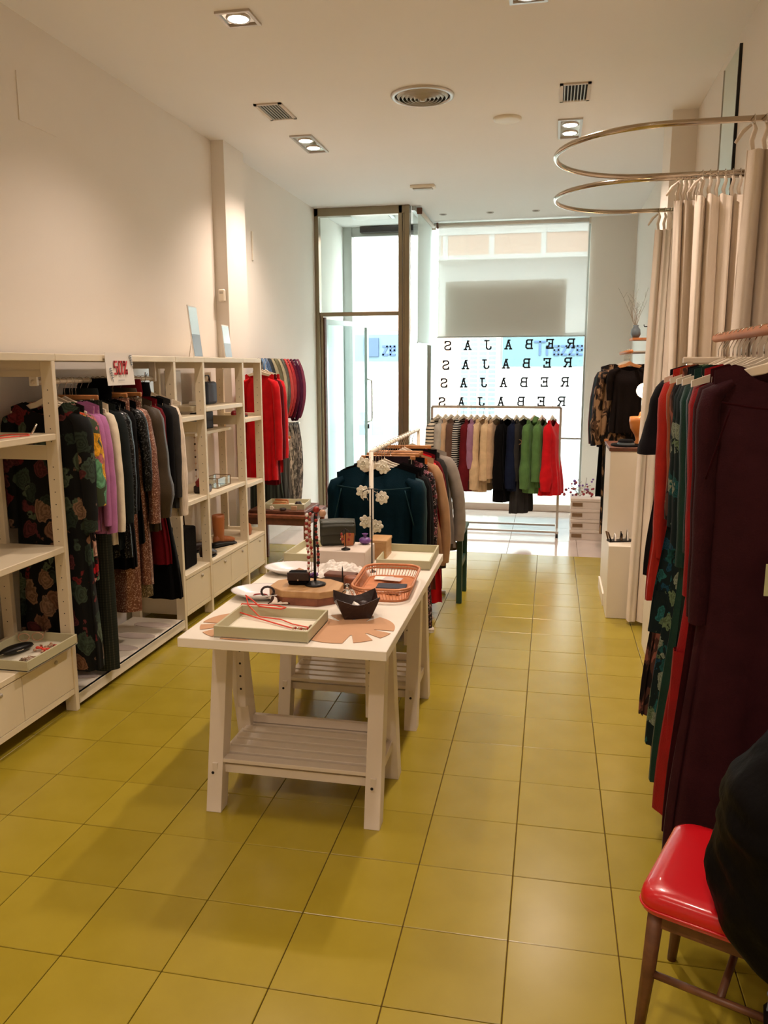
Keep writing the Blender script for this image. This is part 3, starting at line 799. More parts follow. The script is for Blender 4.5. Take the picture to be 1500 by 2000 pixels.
SQB = sequin('black_sequin', (10, 11, 12), (90, 92, 92), 190)
SQR = sequin('rose_sequin', (128, 82, 66), (225, 190, 168), 260, .5)
SQG = sequin('taupe_sequin', (98, 84, 66), (205, 190, 160), 260, .5)
STR1 = stripes('cream_black_stripe', (206, 192, 170), (22, 20, 20), 9, .7)
STR2 = stripes('black_white_stripe', (18, 18, 20), (210, 206, 198), 14, .72)
PLD = plaid('green_plaid', (38, 42, 34), (68, 66, 52), (28, 30, 26), 22)
lav = fabric((176, 110, 160)); cream = fabric((226, 214, 190)); slate = fabric((36, 42, 42)); olive = fabric((74, 60, 42), .45, .1)
darkred = fabric((110, 14, 24)); red = fabric((206, 16, 26)); taupe = fabric((150, 112, 88)); char = fabric((58, 56, 54)); offw = fabric((224, 208, 188), knit=60)

# ---- left bay: clothes side by side, nearest first
LA = [
 ('top', 'dress', 'long dark floral dress with big roses, first in the left bay', 'dress', 1.055, F1, dict(hw=.20, L=1.40, hem=.235, sl=.62, th=.04, r0=.07, r1=.05)),
 ('top', 'dress', 'red and cream floral dress with yellow sleeve ends behind the rose dress', 'dress', 1.125, F2, dict(hw=.19, L=.95, sl=.5, smat=F3, r0=.07, r1=.07, splay=.05, th=.03)),
 ('top', 'blouse', 'lavender knit jumper behind the floral dresses', 'jumper', 1.185, lav, dict(hw=.20, L=.70, sl=.62, th=.02, r0=.05, r1=.03, splay=.05)),
 ('top', 'blouse', 'second lavender jumper, half hidden behind the first', 'jumper', 1.235, lav, dict(hw=.20, L=.72, sl=.66, th=.02, r0=.05, r1=.03, splay=.055)),
 ('pant', 'trousers', 'dark green plaid trousers hanging lowest in the left bay', 'trousers', 1.285, PLD, dict(w=.19, L=1.46, leg=.10)),
 ('top', 'blouse', 'cream blouse beside the lavender jumpers', 'blouse', 1.335, cream, dict(hw=.19, L=.80, sl=.68, th=.02, r0=.045, r1=.03, splay=.05)),
 ('top', 'shirt', 'dark slate shirt beside the cream blouse', 'shirt', 1.39, slate, dict(hw=.20, L=.84, sl=.64, th=.022, collar=.04, splay=.06)),
 ('top', 'jacket', 'black sequinned jacket with sparkling shoulders', 'jacket', 1.45, SQB, dict(hw=.20, L=.90, sl=.60, th=.025, splay=.05)),
 ('top', 'dress', 'tall black high-necked dress in the middle of the bay', 'dress', 1.52, black, dict(hw=.19, L=.98, sl=.6, th=.03, collar=.09)),
 ('pant', 'trousers', 'rose gold sequin trousers hanging below the black dress', 'trousers', 1.57, SQR, dict(w=.18, L=1.22, leg=.10)),
 ('top', 'top', 'black top with silver jewelled trim', 'top', 1.62, black, dict(hw=.195, L=.86, sl=.5, smat=SQB, th=.025, splay=.06)),
 ('top', 'dress', 'rose sequin dress with glittering cuffs', 'dress', 1.68, SQR, dict(hw=.19, L=1.12, sl=.70, th=.028, r1=.05, splay=.07)),
 ('pant', 'trousers', 'taupe glitter trousers between the rose dress and olive shirt', 'trousers', 1.73, SQG, dict(w=.17, L=1.18, leg=.09)),
 ('top', 'shirt', 'olive satin shirt with gathered cuffs', 'shirt', 1.80, olive, dict(hw=.20, L=.82, sl=.68, th=.035, r0=.07, r1=.06, puff=.03, splay=.06, collar=.03)),
 ('top', 'blouse', 'dark red blouse with a stand collar', 'blouse', 1.87, darkred, dict(hw=.19, L=.70, sl=.60, th=.025, collar=.08)),
 ('top', 'dress', 'olive and crimson evening dress behind the satin shirt', 'dress', 1.91, darkred, dict(hw=.18, L=1.05, sl=None, th=.03, hem=.22, waist=.15)),
 ('top', 'dress', 'long black flared dress near the far end of the bay', 'dress', 1.965, black, dict(hw=.19, L=1.28, hem=.26, waist=.17, sl=.6, th=.03, collar=.06)),
 ('top', 'cardigan', 'charcoal cardigan before the cream cardigan', 'cardigan', 2.02, char, dict(hw=.20, L=.72, sl=.6, th=.022)),
 ('top', 'cardigan', 'cream cardigan with long sleeves, last in the left bay', 'cardigan', 2.09, offw, dict(hw=.20, L=.78, sl=.72, th=.028, splay=.06, r0=.06, r1=.04)),
]
for kind, nm, lb, ct, y, mt, kw in LA:
    hang_on(kind, nm, lb, ct, RX_A+R.uniform(-.006, .006), y, RZ_A, R.uniform(-.10, .10), mt, clip=(kind == 'pant'), bar=(kind == 'top' and y < 1.3), **kw)
for k in range(3):
    hanger(['empty white hanger between the floral dresses', 'empty white hanger before the cream blouse', 'empty white hanger at the far end of the bay rail'][k], (RX_A, [1.09, 1.31, 2.15][k], RZ_A), [.12, -.1, .15][k], 'hanger', True)

# ---- left wall: cardigans and scarves
wr1 = thing('wall_rail', 'upper white wall rail carrying the red cardigans and scarves', 'rail', (-2.48, 4.9, 1.80))
B().tube([(0, -.95, 0), (0, .62, 0)], .012, 10).build('tube', 'white', wr1, smooth=True)
for sy in (-.7, .0, .58): B().tube([(0, sy, 0), (-.215, sy, 0)], .009, 8).build('wall_arm', 'white', wr1)
wr2 = thing('wall_rail', 'lower white wall rail with grey patterned trousers', 'rail', (-2.48, 5.0, 1.17))
B().tube([(0, -.25, 0), (0, .50, 0)], .012, 10).build('tube', 'white', wr2, smooth=True)
for sy in (-.2, .48): B().tube([(0, sy, 0), (-.215, sy, 0)], .009, 8).build('wall_arm', 'white', wr2)
for k, (y, lb, L, mt) in enumerate(((4.06, 'bright red cardigan at the front of the wall rail', .95, red), (4.14, 'deep red cardigan behind the bright one', 1.0, darkred), (4.22, 'second bright red cardigan on the wall rail', .9, red))):
    hang_on('top', 'cardigan', lb, 'cardigan', -2.37, y, 1.80, -.10, mt, hw=.135, L=L, sl=.72, th=.03, r0=.055, r1=.05, splay=.04, slope=.5)
def scarf(label, y, z, L, mat, wdt=.05, bulge=.05, group=None, name='scarf', cat='scarf', dx=.0):
    """long cloth folded over the rail"""
    ph = R.uniform(0, 6)
    def f(u, v):
        # v: 0 back hem .. .5 over the rail .. 1 front hem ; u across
        s = (v-.5)*2; a = abs(s)
        zz = z+.016 - L*(a**1.0) if a > .03 else z+.016
        side = math.copysign(1, s)
        x = -2.48+dx + side*(.014+bulge*math.sin(PI*min(1, a*1.0))**.8) + (u-.5)*.16*smoothstep(0, .15, a)*.0
        yy = y + (u-.5)*wdt*(1+.5*math.sin(PI*a)) + .006*math.sin(u*9+a*4+ph)
        x += .010*math.sin(u*14+ph)*smoothstep(0, .2, a)
        return (x, yy, zz)
    o = B().grid(f, 12, 31).build(name, mat, smooth=True, solid=.006)
    return tag(o, label, cat, group)
SC = [(4.36, (96, 124, 156), 'light blue scarf, first after the cardigans'), (4.44, (64, 88, 120), 'denim blue scarf beside the light blue one'), (4.53, (60, 66, 70), 'slate scarf beside the denim blue one'),
      (4.62, (150, 140, 112), 'stone beige scarf with a dark neighbour'), (4.71, (96, 92, 64), 'olive scarf between two beige ones'), (4.80, (168, 156, 126), 'sand coloured striped scarf'), (4.89, (84, 84, 74), 'dark grey-green scarf beside the coral one'),
      (4.98, (196, 66, 60), 'coral red scarf on the wall rail'), (5.08, (176, 48, 52), 'brick red scarf beside the coral one'), (5.18, (110, 24, 52), 'burgundy scarf near the window end'), (5.29, (92, 30, 66), 'plum scarf with fringe, nearest the door'), (5.39, (134, 56, 84), 'mauve scarf, last on the wall rail')]
for y, c, lb in SC: scarf(lb, y, 1.80, .58+R.uniform(-.03, .05), fabric(c, knit=40), bulge=.06, dx=.02, wdt=.066)
for k, (y, c, lb) in enumerate(((4.84, (112, 100, 88), 'grey snake-print trousers over the lower rail'), (4.95, (78, 72, 66), 'dark mottled trousers over the lower rail'), (5.06, (146, 134, 118), 'pale striped trousers over the lower rail'), (5.17, (118, 110, 98), 'stone grey trousers over the lower rail'), (5.29, (96, 88, 80), 'grey fringed scarf over the lower rail'), (5.40, (128, 118, 108), 'pale grey trousers nearest the door on the lower rail'))):
    scarf(lb, y, 1.17, .84, blotch('mottle_%d' % k, c, tuple(int(v*.6) for v in c), tuple(min(255, int(v*1.35)) for v in c), 30), wdt=.075, bulge=.03, name='trousers' if 'trousers' in lb else 'scarf', cat='trousers' if 'trousers' in lb else 'scarf')
for k, (y, c, lb) in enumerate(((4.38, (58, 66, 52), 'dark green skirt below the red cardigans'), (4.50, (70, 72, 66), 'grey pleated skirt below the blue scarves'), (4.62, (96, 92, 84), 'pale grey pleated skirt below the beige scarves'))):
    hang_on('top', 'skirt', lb, 'skirt', -2.46, y, 1.18, .1, stripes('pleat_%d' % k, c, tuple(int(v*.6) for v in c), 10, .6, 'X'), hw=.13, L=.72, sl=None, th=.035, hem=.19, clip=True, slope=.0, drop=0, back=0)
wr3 = thing('wall_rail', 'short white rail for the skirts below the red cardigans', 'rail', (-2.46, 4.5, 1.18))
B().tube([(0, -.22, 0), (0, .22, 0)], .010, 10).build('tube', 'white', wr3, smooth=True)
for sy in (-.2, .2): B().tube([(0, sy, 0), (-.235, sy, 0)], .008, 8).build('wall_arm', 'white', wr3)

# ================================================================== MIDDLE RACK
RX_B, RZ_B = -.90, 1.275
rb = thing('garment_rack', 'low white garment rack behind the display table', 'rack', (RX_B, 2.65, 0))
for sy in (-.83, .83):
    B().tube([(0, sy, .02), (0, sy, RZ_B)], .0125, 10).build('upright', 'white', rb, smooth=True)
    B().box(-.22, .22, sy-.014, sy+.014, .0, .025, bev=.004).build('foot', 'white', rb)
B().tube([(0, -.83, RZ_B), (0, .83, RZ_B)], .0125, 10).build('rail', 'white', rb, smooth=True)
B().tube([(0, -.83, .12), (0, .83, .12)], .009, 8).build('lower_bar', 'white', rb, smooth=True)
teal = fabric((6, 40, 54), .7, .0); teal2 = fabric((22, 66, 76), .6, .2)
rust = fabric((150, 78, 42)); rustd = fabric((112, 56, 38)); tan = fabric((166, 128, 92)); greyq = fabric((138, 128, 118)); orange = fabric((196, 104, 40))
purpleb = fabric((46, 30, 36)); brownfur = fabric((74, 62, 46))
LB = [
 ('top', 'sweater', 'dark teal sweater with contrast seam, first on the middle rack', 'sweater', 1.94, teal, dict(hw=.235, L=.66, hem=.20, waist=.215, sl=.62, th=.05, r0=.075, r1=.05, splay=.02, neck=.10, seam=(.20, teal2))),
 ('top', 'sweater', 'black sweater behind the teal one', 'sweater', 2.03, black, dict(hw=.235, L=.70, sl=.60, th=.03, splay=.03, smat=teal2)),
 ('top', 'jacket', 'black jacket third on the middle rack', 'jacket', 2.11, black, dict(hw=.24, L=.78, sl=.60, th=.03, splay=.04)),
 ('top', 'jacket', 'soft black coat between jacket and plum skirt', 'coat', 2.19, fabric((30, 28, 30)), dict(hw=.24, L=.85, sl=.62, th=.03, splay=.05)),
 ('top', 'skirt', 'dark plum skirt on a wooden clip hanger', 'skirt', 2.30, purpleb, dict(hw=.15, L=.80, sl=None, th=.03, hem=.20, clip=True, slope=0, drop=0, back=0)),
 ('top', 'dress', 'long black dress with pink dotted print reaching the floor', 'dress', 2.38, F6, dict(hw=.235, L=1.12, hem=.26, sl=.60, th=.035, splay=.05)),
 ('pant', 'trousers', 'black trousers beside the dotted dress', 'trousers', 2.46, black, dict(w=.205, L=1.08, leg=.105)),
 ('top', 'skirt', 'rust brown skirt hanging on a wooden clip hanger', 'skirt', 2.54, rustd, dict(hw=.17, L=.90, sl=None, th=.03, hem=.28, clip=True, slope=0, drop=0, back=0)),
 ('top', 'dress', 'orange rust dress with narrow straps', 'dress', 2.62, orange, dict(hw=.20, L=.70, sl=None, th=.03, hem=.24, clip=True)),
 ('top', 'coat', 'tan wool coat with frayed hem', 'coat', 2.71, tan, dict(hw=.225, L=.78, hem=.31, waist=.25, sl=.70, th=.04, r0=.06, r1=.055, splay=.11, hem_trim=brownfur)),
 ('top', 'dress', 'crimson dress hanging low behind the tan coat', 'dress', 2.80, red, dict(hw=.20, L=1.06, hem=.29, sl=.6, th=.03, splay=.08)),
 ('top', 'dress', 'dark red dress behind the crimson one', 'dress', 2.89, darkred, dict(hw=.21, L=1.0, hem=.26, sl=.6, th=.03, splay=.09)),
 ('pant', 'trousers', 'black wide trousers near the end of the middle rack', 'trousers', 2.98, black, dict(w=.21, L=1.10, leg=.11)),
 ('top', 'jacket', 'charcoal blazer before the quilted coat', 'blazer', 3.06, char, dict(hw=.22, L=.64, sl=.60, th=.035, splay=.06)),
 ('top', 'coat', 'grey quilted coat with olive lower part, last on the middle rack', 'coat', 3.20, greyq, dict(hw=.25, L=.76, hem=.33, waist=.29, sl=.64, th=.06, r0=.08, r1=.07, splay=.13, hem_trim=brownfur)),
]
for kind, nm, lb, ct, y, mt, kw in LB:
    hang_on(kind, nm, lb, ct, RX_B, y, RZ_B, R.uniform(-.06, .06), mt, hm='hanger', clip=kw.pop('clip', kind == 'pant'), bar=False, **kw)
# garland of paper flowers on the near upright
for i, (dx, dz) in enumerate(((-.055, 1.215), (.055, 1.195), (-.06, 1.055), (.05, 1.025), (-.045, .885), (.02, .862))):
    t = thing('paper_flower', ['top left', 'top right', 'middle left', 'middle right', 'lower left', 'lowest'][i]+' cream paper flower of the six on the rack upright', 'flower', (RX_B+.02+dx, 1.785, dz), 0, 'paper flowers on the rack')
    for k in range(13):
        ring = 0 if k < 7 else 1; a = k*2*PI/(7 if ring == 0 else 6) + R.uniform(-.2, .2); rr = (.038, .030)[ring]; tl = (.45, 1.15)[ring]
        def pet(u, v, a=a, rr=rr, tl=tl):
            w = (u-.5)*1.25*math.sin(PI*min(1, v*.8+.15)); r = v*rr*math.cos(tl*v)*1.15
            return (math.cos(a+w)*r, -.004-.014*v*tl*1.4+.006*abs(u-.5), math.sin(a+w)*r)
        B().grid(pet, 6, 6).build('petal', 'flowerw', t, smooth=True, solid=.0012)
    B().sphere((0, -.010, 0), .009, 8).build('centre', 'flowerw', t, smooth=True)
    B().tube([(0, .0, 0), (-dx*.5, .012, .02), (-dx-.02, .032, .035)], .0022, 5).build('stem', 'branch', t)

# ================================================================== WINDOW RACK
WZ, WY = 1.325, 5.95
wrk = thing('garment_rack', 'grey steel garment rack in front of the shop window', 'rack', (-.487, WY, 0))
for sx in (-.665, .665):
    B().box(sx-.0125, sx+.0125, -.0125, .0125, .06, WZ).build('upright', 'steel', wrk)
    B().box(sx-.015, sx+.015, -.22, .22, .045, .07).build('foot', 'steel', wrk)
    for sy in (-.2, .2):
        B().lathe([(.018, -.012), (.022, -.008), (.022, .008), (.018, .012)], n=14).build('castor', 'black', wrk, loc=(sx, sy, .0225), rot=(0, PI/2, 0), smooth=True)
B().box(-.665, .665, -.0125, .0125, WZ-.0125, WZ+.0125).build('rail', 'steel', wrk)
B().box(-.665, .665, -.20, -.18, .05, .07).build('lower_bar', 'steel', wrk); B().box(-.665, .665, .18, .20, .05, .07).build('lower_bar', 'steel', wrk)
green = fabric((84, 120, 66), knit=30); burg = fabric((112, 30, 36), knit=40); mauve = fabric((150, 110, 136)); beige = fabric((206, 178, 140), knit=30); sand = fabric((186, 156, 124), knit=30)
navy = fabric((26, 34, 58)); brown = fabric((96, 70, 56)); greyb = fabric((170, 164, 154))
A0 = math.radians(70)
LW = [
 ('sweater', 'cream and black striped sweater at the left end of the window rack', 'sweater', -1.09, STR1, dict(L=.54, sl=.55)),
 ('sweater', 'light grey sweater beside the striped one', 'sweater', -1.01, greyb, dict(L=.50, sl=.5)),
 ('sweater', 'camel sweater on the window rack, left part', 'sweater', -.95, sand, dict(L=.64, sl=.6)),
 ('coat', 'brown coat between camel sweater and black striped one', 'coat', -.885, brown, dict(L=.74, sl=.6)),
 ('sweater', 'black sweater with white stripes', 'sweater', -.82, STR2, dict(L=.68, sl=.6, th=.06)),
 ('cardigan', 'burgundy cardigan with wide sleeves', 'cardigan', -.74, burg, dict(L=.80, sl=.72, puff=.02)),
 ('blouse', 'mauve blouse beside the burgundy cardigan', 'blouse', -.68, mauve, dict(L=.52, sl=.5)),
 ('sweater', 'beige cable sweater with wide sleeves', 'sweater', -.61, beige, dict(L=.80, sl=.72, puff=.02)),
 ('sweater', 'pale beige sweater beside the cable one', 'sweater', -.545, beige, dict(L=.70, sl=.62)),
 ('cardigan', 'sand cardigan left of the black coat', 'cardigan', -.48, sand, dict(L=.64, sl=.6)),
 ('coat', 'black coat in the middle of the window rack', 'coat', -.37, black, dict(L=.90, sl=.72, puff=.02, th=.07)),
 ('sweater', 'navy sweater with loose sleeves', 'sweater', -.27, navy, dict(L=.78, sl=.70, puff=.02)),
 ('dress', 'long charcoal dress with a buckled belt', 'dress', -.20, char, dict(L=1.02, sl=.62, th=.05)),
 ('sweater', 'moss green sweater, first of the two green ones', 'sweater', -.09, green, dict(L=.80, sl=.70, puff=.02)),
 ('hoodie', 'moss green hooded top beside the red sweater', 'hoodie', -.01, green, dict(L=.74, sl=.62, hood=True)),
 ('sweater', 'bright red sweater at the right end of the window rack', 'sweater', .095, red, dict(L=.82, sl=.72, puff=.025, th=.075)),
]
for nm, lb, ct, x, mt, kw in LW:
    k2 = dict(hw=.155, hem=.17, th=.045+R.uniform(0, .03), r0=.055, r1=.06, splay=.035, neck=.125, drop=.12, back=.05, slope=.42, amp=.02); k2.update(kw)
    hang_on('top', nm, lb, ct, x, WY, WZ, A0+R.uniform(-.12, .12), mt, hm='hanger', **k2)
bk = tag(B().rings([[(math.cos(a)*r, d, math.sin(a)*r*.8) for a in [k*2*PI/20 for k in range(20)]] for r, d in ((.036, 0), (.036, -.01), (.026, -.01), (.026, 0), (.036, 0))], cap=False).build('belt_buckle', 'labelh', None, (-.235, 5.79, .98), smooth=True), 'oval brass buckle on the charcoal dress by the window', 'buckle')

# ================================================================== RIGHT: FOREGROUND RACK
RX_C, RZ_C = .70, 1.85
rc = thing('clothes_rail', 'brown wooden clothes rail on the right with chrome hooks crowded on it', 'rail', (RX_C, .10, RZ_C))
B().tube([(0, -.95, 0), (0, .74, 0)], .016, 14).build('rod', 'rodwood', rc, smooth=True)
for sy in (-.8, .2):
    B().tube([(0, sy, -.0), (.18, sy, .0), (.362, sy, .0)], .008, 8).build('wall_arm', 'steel', rc, smooth=True)
    B().box(.355, .364, sy-.03, sy+.03, -.04, .04, bev=.003).build('wall_plate', 'steel', rc)
grn = fabric((10, 58, 48), .5, .3); grnd = fabric((10, 36, 32), .5, .2); redd = fabric((158, 8, 18), .6, .2); burg2 = fabric((56, 10, 16), .75, .08); burg3 = fabric((62, 26, 32), .7, .02); terra = fabric((172, 40, 28)); orng = fabric((150, 74, 36))
LC = [
 ('dress', 'black dress with flared short sleeves, farthest on the right rail', 'dress', .72, fabric((30, 26, 30)), dict(hw=.18, L=.86, hem=.23, sl=.32, flare=.05, r0=.065, r1=.06, splay=.05, th=.035)),
 ('top', 'bright terracotta top behind the rust dress', 'top', .645, terra, dict(hw=.18, L=.94, hem=.24, sl=.72, th=.03, splay=.02)),
 ('dress', 'long rust orange dress reaching far down', 'dress', .58, orng, dict(hw=.165, L=1.58, hem=.18, sl=.5, th=.025, splay=.0)),
 ('dress', 'brown and black print dress on the right rail', 'dress', .515, F5, dict(hw=.165, L=1.36, hem=.25, waist=.18, sl=.55, th=.03, flare=.02, splay=0, r0=.05)),
 ('blouse', 'black blouse with puffed sleeves between print dresses', 'blouse', .45, black, dict(hw=.16, L=.70, sl=.32, th=.025, puff=.02, splay=.01)),
 ('dress', 'second teal floral dress with ruffled end', 'dress', .385, F4, dict(hw=.165, L=.98, hem=.24, sl=.55, th=.03, r0=.05, r1=.045, splay=.02, tier=((.90, .235),))),
 ('dress', 'long dark teal dress with small floral print', 'dress', .32, F4, dict(hw=.165, L=1.40, hem=.235, waist=.18, sl=.62, th=.035, r0=.052, r1=.045, splay=.01)),
 ('dress', 'long emerald velvet dress on the right rail', 'dress', .245, grn, dict(hw=.17, L=1.50, hem=.225, waist=.175, sl=.66, th=.035, r0=.05, splay=0)),
 ('dress', 'dark green velvet dress behind the red ones', 'dress', .17, grnd, dict(hw=.16, L=1.56, hem=.21, waist=.17, sl=.6, th=.025, r0=.05, splay=0)),
 ('dress', 'vivid red dress with tiered skirt reaching the chair', 'dress', .085, redd, dict(hw=.165, L=1.52, hem=.23, waist=.17, sl=.72, th=.04, r0=.055, splay=.0, tier=((1.02, .205),))),
 ('dress', 'deep burgundy long-sleeved dress second from the front', 'dress', -.01, burg2, dict(hw=.165, L=1.54, hem=.22, waist=.17, sl=.76, th=.04, r0=.055, r1=.04, splay=.0)),
 ('dress', 'dark plum long dress nearest the camera on the right rail', 'dress', -.13, burg3, dict(hw=.175, L=1.56, hem=.23, waist=.17, sl=.74, th=.05, r0=.055, r1=.045, splay=.0, seam=(.20, burg2))),
]
for nm, lb, ct, y, mt, kw in LC:
    hang_on('top', nm, lb, ct, RX_C, y, RZ_C, R.uniform(-.05, .05), mt, **kw)
for k in range(5):
    hanger(['first', 'second', 'third', 'fourth', 'fifth'][k]+' bare white hanger between the dresses on the right rail', (RX_C, (.68, .52, .38, .24, .08)[k], RZ_C), R.uniform(-.08, .08), 'hanger', False, .205)
clip_hanger('clear clip hanger at the far end of the right rail', (RX_C, .78, RZ_C), .1, 'hanger', .13)
tg = thing('price_tag', 'sage green price tag with a small tree mark on the dark plum dress', 'tag', (.70, -.262, 1.165))
B().box(-.032, .032, -.0015, .0015, -.045, .045).build('card', 'tagg', tg)
tb = B(); tb.tube([(-.012, -.003, -.025), (-.012, -.003, .012)], .0014, 5)
for q in range(3): tb.tube([(-.020, -.003, -.008+q*.008), (-.012, -.003, .0+q*.008), (-.004, -.003, -.008+q*.008)], .0012, 5)
tb.build('tree_mark', 'leafgreen', tg); B().tube([(0, 0, .045), (-.005, .004, .10)], .0008, 4).build('string', 'paper', tg)

# ---- fitting room rails, curtains
def u_rail(label, y0, y1):
    t = thing('curtain_rail', label, 'rail', (0, 0, 2.70))
    rr = (y1-y0)/2; yc = (y0+y1)/2; xs_ = .06+rr
    pts = [(XR, y0, 0)] + [(xs_-rr*math.sin(a), yc-rr*math.cos(a), 0) for a in [PI*k/28 for k in range(29)]] + [(XR, y1, 0)]
    B().tube(pts, .0125, 12).build('tube', 'brass', t, smooth=True)
    for yy in (y0, y1): B().lathe([(.03, 0), (.03, .006), (.016, .01), (.016, .03)], n=16).build('wall_flange', 'brass', t, loc=(XR, yy, 0), rot=(0, -PI/2, 0), smooth=True)
    return t
u_rail('near U-shaped chrome curtain rail of the first fitting room', 1.04, 1.98)
u_rail('far U-shaped chrome curtain rail of the second fitting room', 2.05, 2.96)
def curtain(label, x0, x1, y, folds, amp, n_rings, bx0=None, z0=.03, mat='curtain', ztop=2.60):
    bx0 = x0 if bx0 is None else bx0
    t = thing('fitting_room_curtain', label, 'curtain', (0, y, 0))
    ph = R.uniform(0, 6)
    def f(u, v):
        z = ztop+(z0-ztop)*v
        xa = x0+(bx0-x0)*v
        uu = u + .012*math.sin(u*31+ph)
        x = xa+(x1-xa)*uu
        a = folds*2*PI*u + ph + .5*math.sin(v*2.4+u*5)
        y_ = amp*(.6+.55*v)*math.sin(a) + .012*math.sin(a*2.3+v*3)
        x += .012*math.cos(a*1.0)
        return (x, y_, z - .02*abs(math.sin(folds*PI*u))*(v < .05))
    B().grid(f, folds*16, 18).build('cloth', mat, t, smooth=True)
    for k in range(n_rings):
        u = (k+.5)/n_rings; x = x0+(x1-x0)*u
        B().rings([[(x+dx, math.cos(a)*r*1.0, 2.70+math.sin(a)*r-.004) for a in [j*2*PI/14 for j in range(14)]] for r, dx in ((.020, -.0015), (.022, 0), (.020, .0015), (.018, 0), (.020, -.0015))], cap=False).build('ring', 'chrome', t, smooth=True)
        B().tube([(x, 0, 2.682), (x+.006, -.006, 2.66), (x-.004, .004, 2.62), (x+.003, 0, 2.585)], [.006, .008, .010, .007], 6).build('tie', mat if isinstance(mat, str) else mat, t, smooth=True)
    B().tube([(x0+.01, -.01, 2.675), (x0-.02, -.015, 2.65), (x0-.045, -.012, 2.61)], [.006, .009, .006], 6).build('tie', mat, t, smooth=True)
    return t
curtain('cream linen curtain drawn back on the far rail of the second fitting room', .68, .93, 2.96, 5, .035, 7, bx0=.63)
curtain('cream linen curtain gathered between the two fitting rooms', .67, .80, 2.04, 3, .045, 5, bx0=.745)
curtain('second cream curtain beside the gathered one, at the shared rail', .77, 1.02, 1.97, 4, .05, 7, bx0=.80)
curtain('nearest cream curtain above the right clothes rail', .80, 1.02, 1.04, 3, .045, 5, bx0=.77)
mi = thing('wall_mirror', 'tall frameless mirror with dark edges on the right wall', 'mirror', (XR, 2.74, 1.9))
B().box(-.012, -.002, -.21, .21, -1.6, 1.58).build('glass', 'mirror', mi)
B().box(-.016, -.0, -.222, -.208, -1.6, 1.58).build('edge', 'black', mi); B().box(-.016, -.0, .208, .216, -1.6, 1.58).build('edge', 'steel', mi)

# ---- display cubes on the right
dp = thing('display_pedestal', 'tall white display pedestal holding lamp and hat', 'pedestal', (.77, 3.65, 0))
B().box(-.265, .255, -.265, .265, 0, 1.145, bev=.004).build('body', 'white', dp)
B().box(-.275, .26, -.272, .272, 1.145, 1.172, bev=.003).build('top', 'walnut', dp)
dl = tag(B().box(.50, .80, 3.08, 3.376, 0, .52, bev=.004).build('display_cube', 'white'), 'low white display cube with patterned shoe on it', 'cube')
B().box(-.012, .0, 0, .52, 0, .09).build('plinth', 'white', dp, loc=(-.265, -.26, 0))
pn = thing('display_box', 'open white display box with recessed back beside the print dresses', 'box', (.86, 2.40, 0))
B().box(-.16, .16, -.17, -.155, 0, .50).build('back_panel', 'boxw', pn)
for a in ((-.17, -.155, -.185, .17, 0, .5), (.155, .17, -.185, .17, 0, .5)): B().box(*a, bev=.002).build('side', 'white', pn)
B().box(-.155, .155, -.185, .17, 0, .02).build('base', 'white', pn); B().box(-.17, .17, -.185, .17, .5, .52, bev=.002).build('lid', 'white', pn)
sh = thing('sandal', 'black and cream patterned sandal on the low display cube', 'shoe', (.60, 3.25, .52), .3)
B().prism([(-.10, -.03), (.04, -.035), (.12, -.01), (.12, .02), (.03, .035), (-.10, .03)], 0, .012).build('sole', 'black', sh)
for k in range(4): B().tube([(-.06+.045*k, -.032, .01), (-.055+.045*k, -.02, .045+.01*k), (-.05+.045*k, .01, .055+.012*k), (-.045+.045*k, .032, .01)], .007, 6, flat=.5).build('strap', LEO if k % 2 else 'paper', sh, smooth=True)
B().tube([(-.09, -.03, .01), (-.11, -.02, .07), (-.11, .02, .07), (-.09, .03, .01)], .006, 6).build('strap', LEO, sh, smooth=True)
hat = thing('hat', 'flat dark brimmed hat lying on the tall pedestal', 'hat', (.62, 3.53, 1.172))
B().lathe([(.0, 0), (.13, .0), (.135, .006), (.128, .012), (.075, .012), (.07, .035), (.06, .045), (0, .047)], n=30, cap=False, sx=.8).build('felt', black, hat, smooth=True)
B().lathe([(.0765, .012), (.0745, .026)], n=30, cap=False, sx=.8).build('band', 'extdark', hat, smooth=True)
lp = thing('table_lamp', 'terracotta lamp with a bare glowing globe bulb behind the far curtain', 'lamp', (.735, 3.62, 1.172))
B().lathe([(.0, 0), (.05, 0), (.055, .01), (.04, .035), (.05, .07), (.082, .12), (.092, .17), (.090, .205), (.03, .206), (.026, .22), (.02, .24), (0, .24)], n=28, cap=False).build('base', 'lampterra', lp, smooth=True)
B().tube([(0, 0, .24), (0, 0, .345)], .014, 12).build('socket', 'brass', lp, smooth=True)
B().sphere((0, 0, .395), .052, 18).build('bulb', 'bulb', lp, smooth=True)
d = bpy.data.lights.new('bulb_light', 'POINT'); d.energy = 5; d.color = (1, .62, .3); d.shadow_soft_size = .055
lo = bpy.data.objects.new('bulb_light', d); COL.objects.link(lo); lo.parent = lp; lo.location = (0, 0, .395)

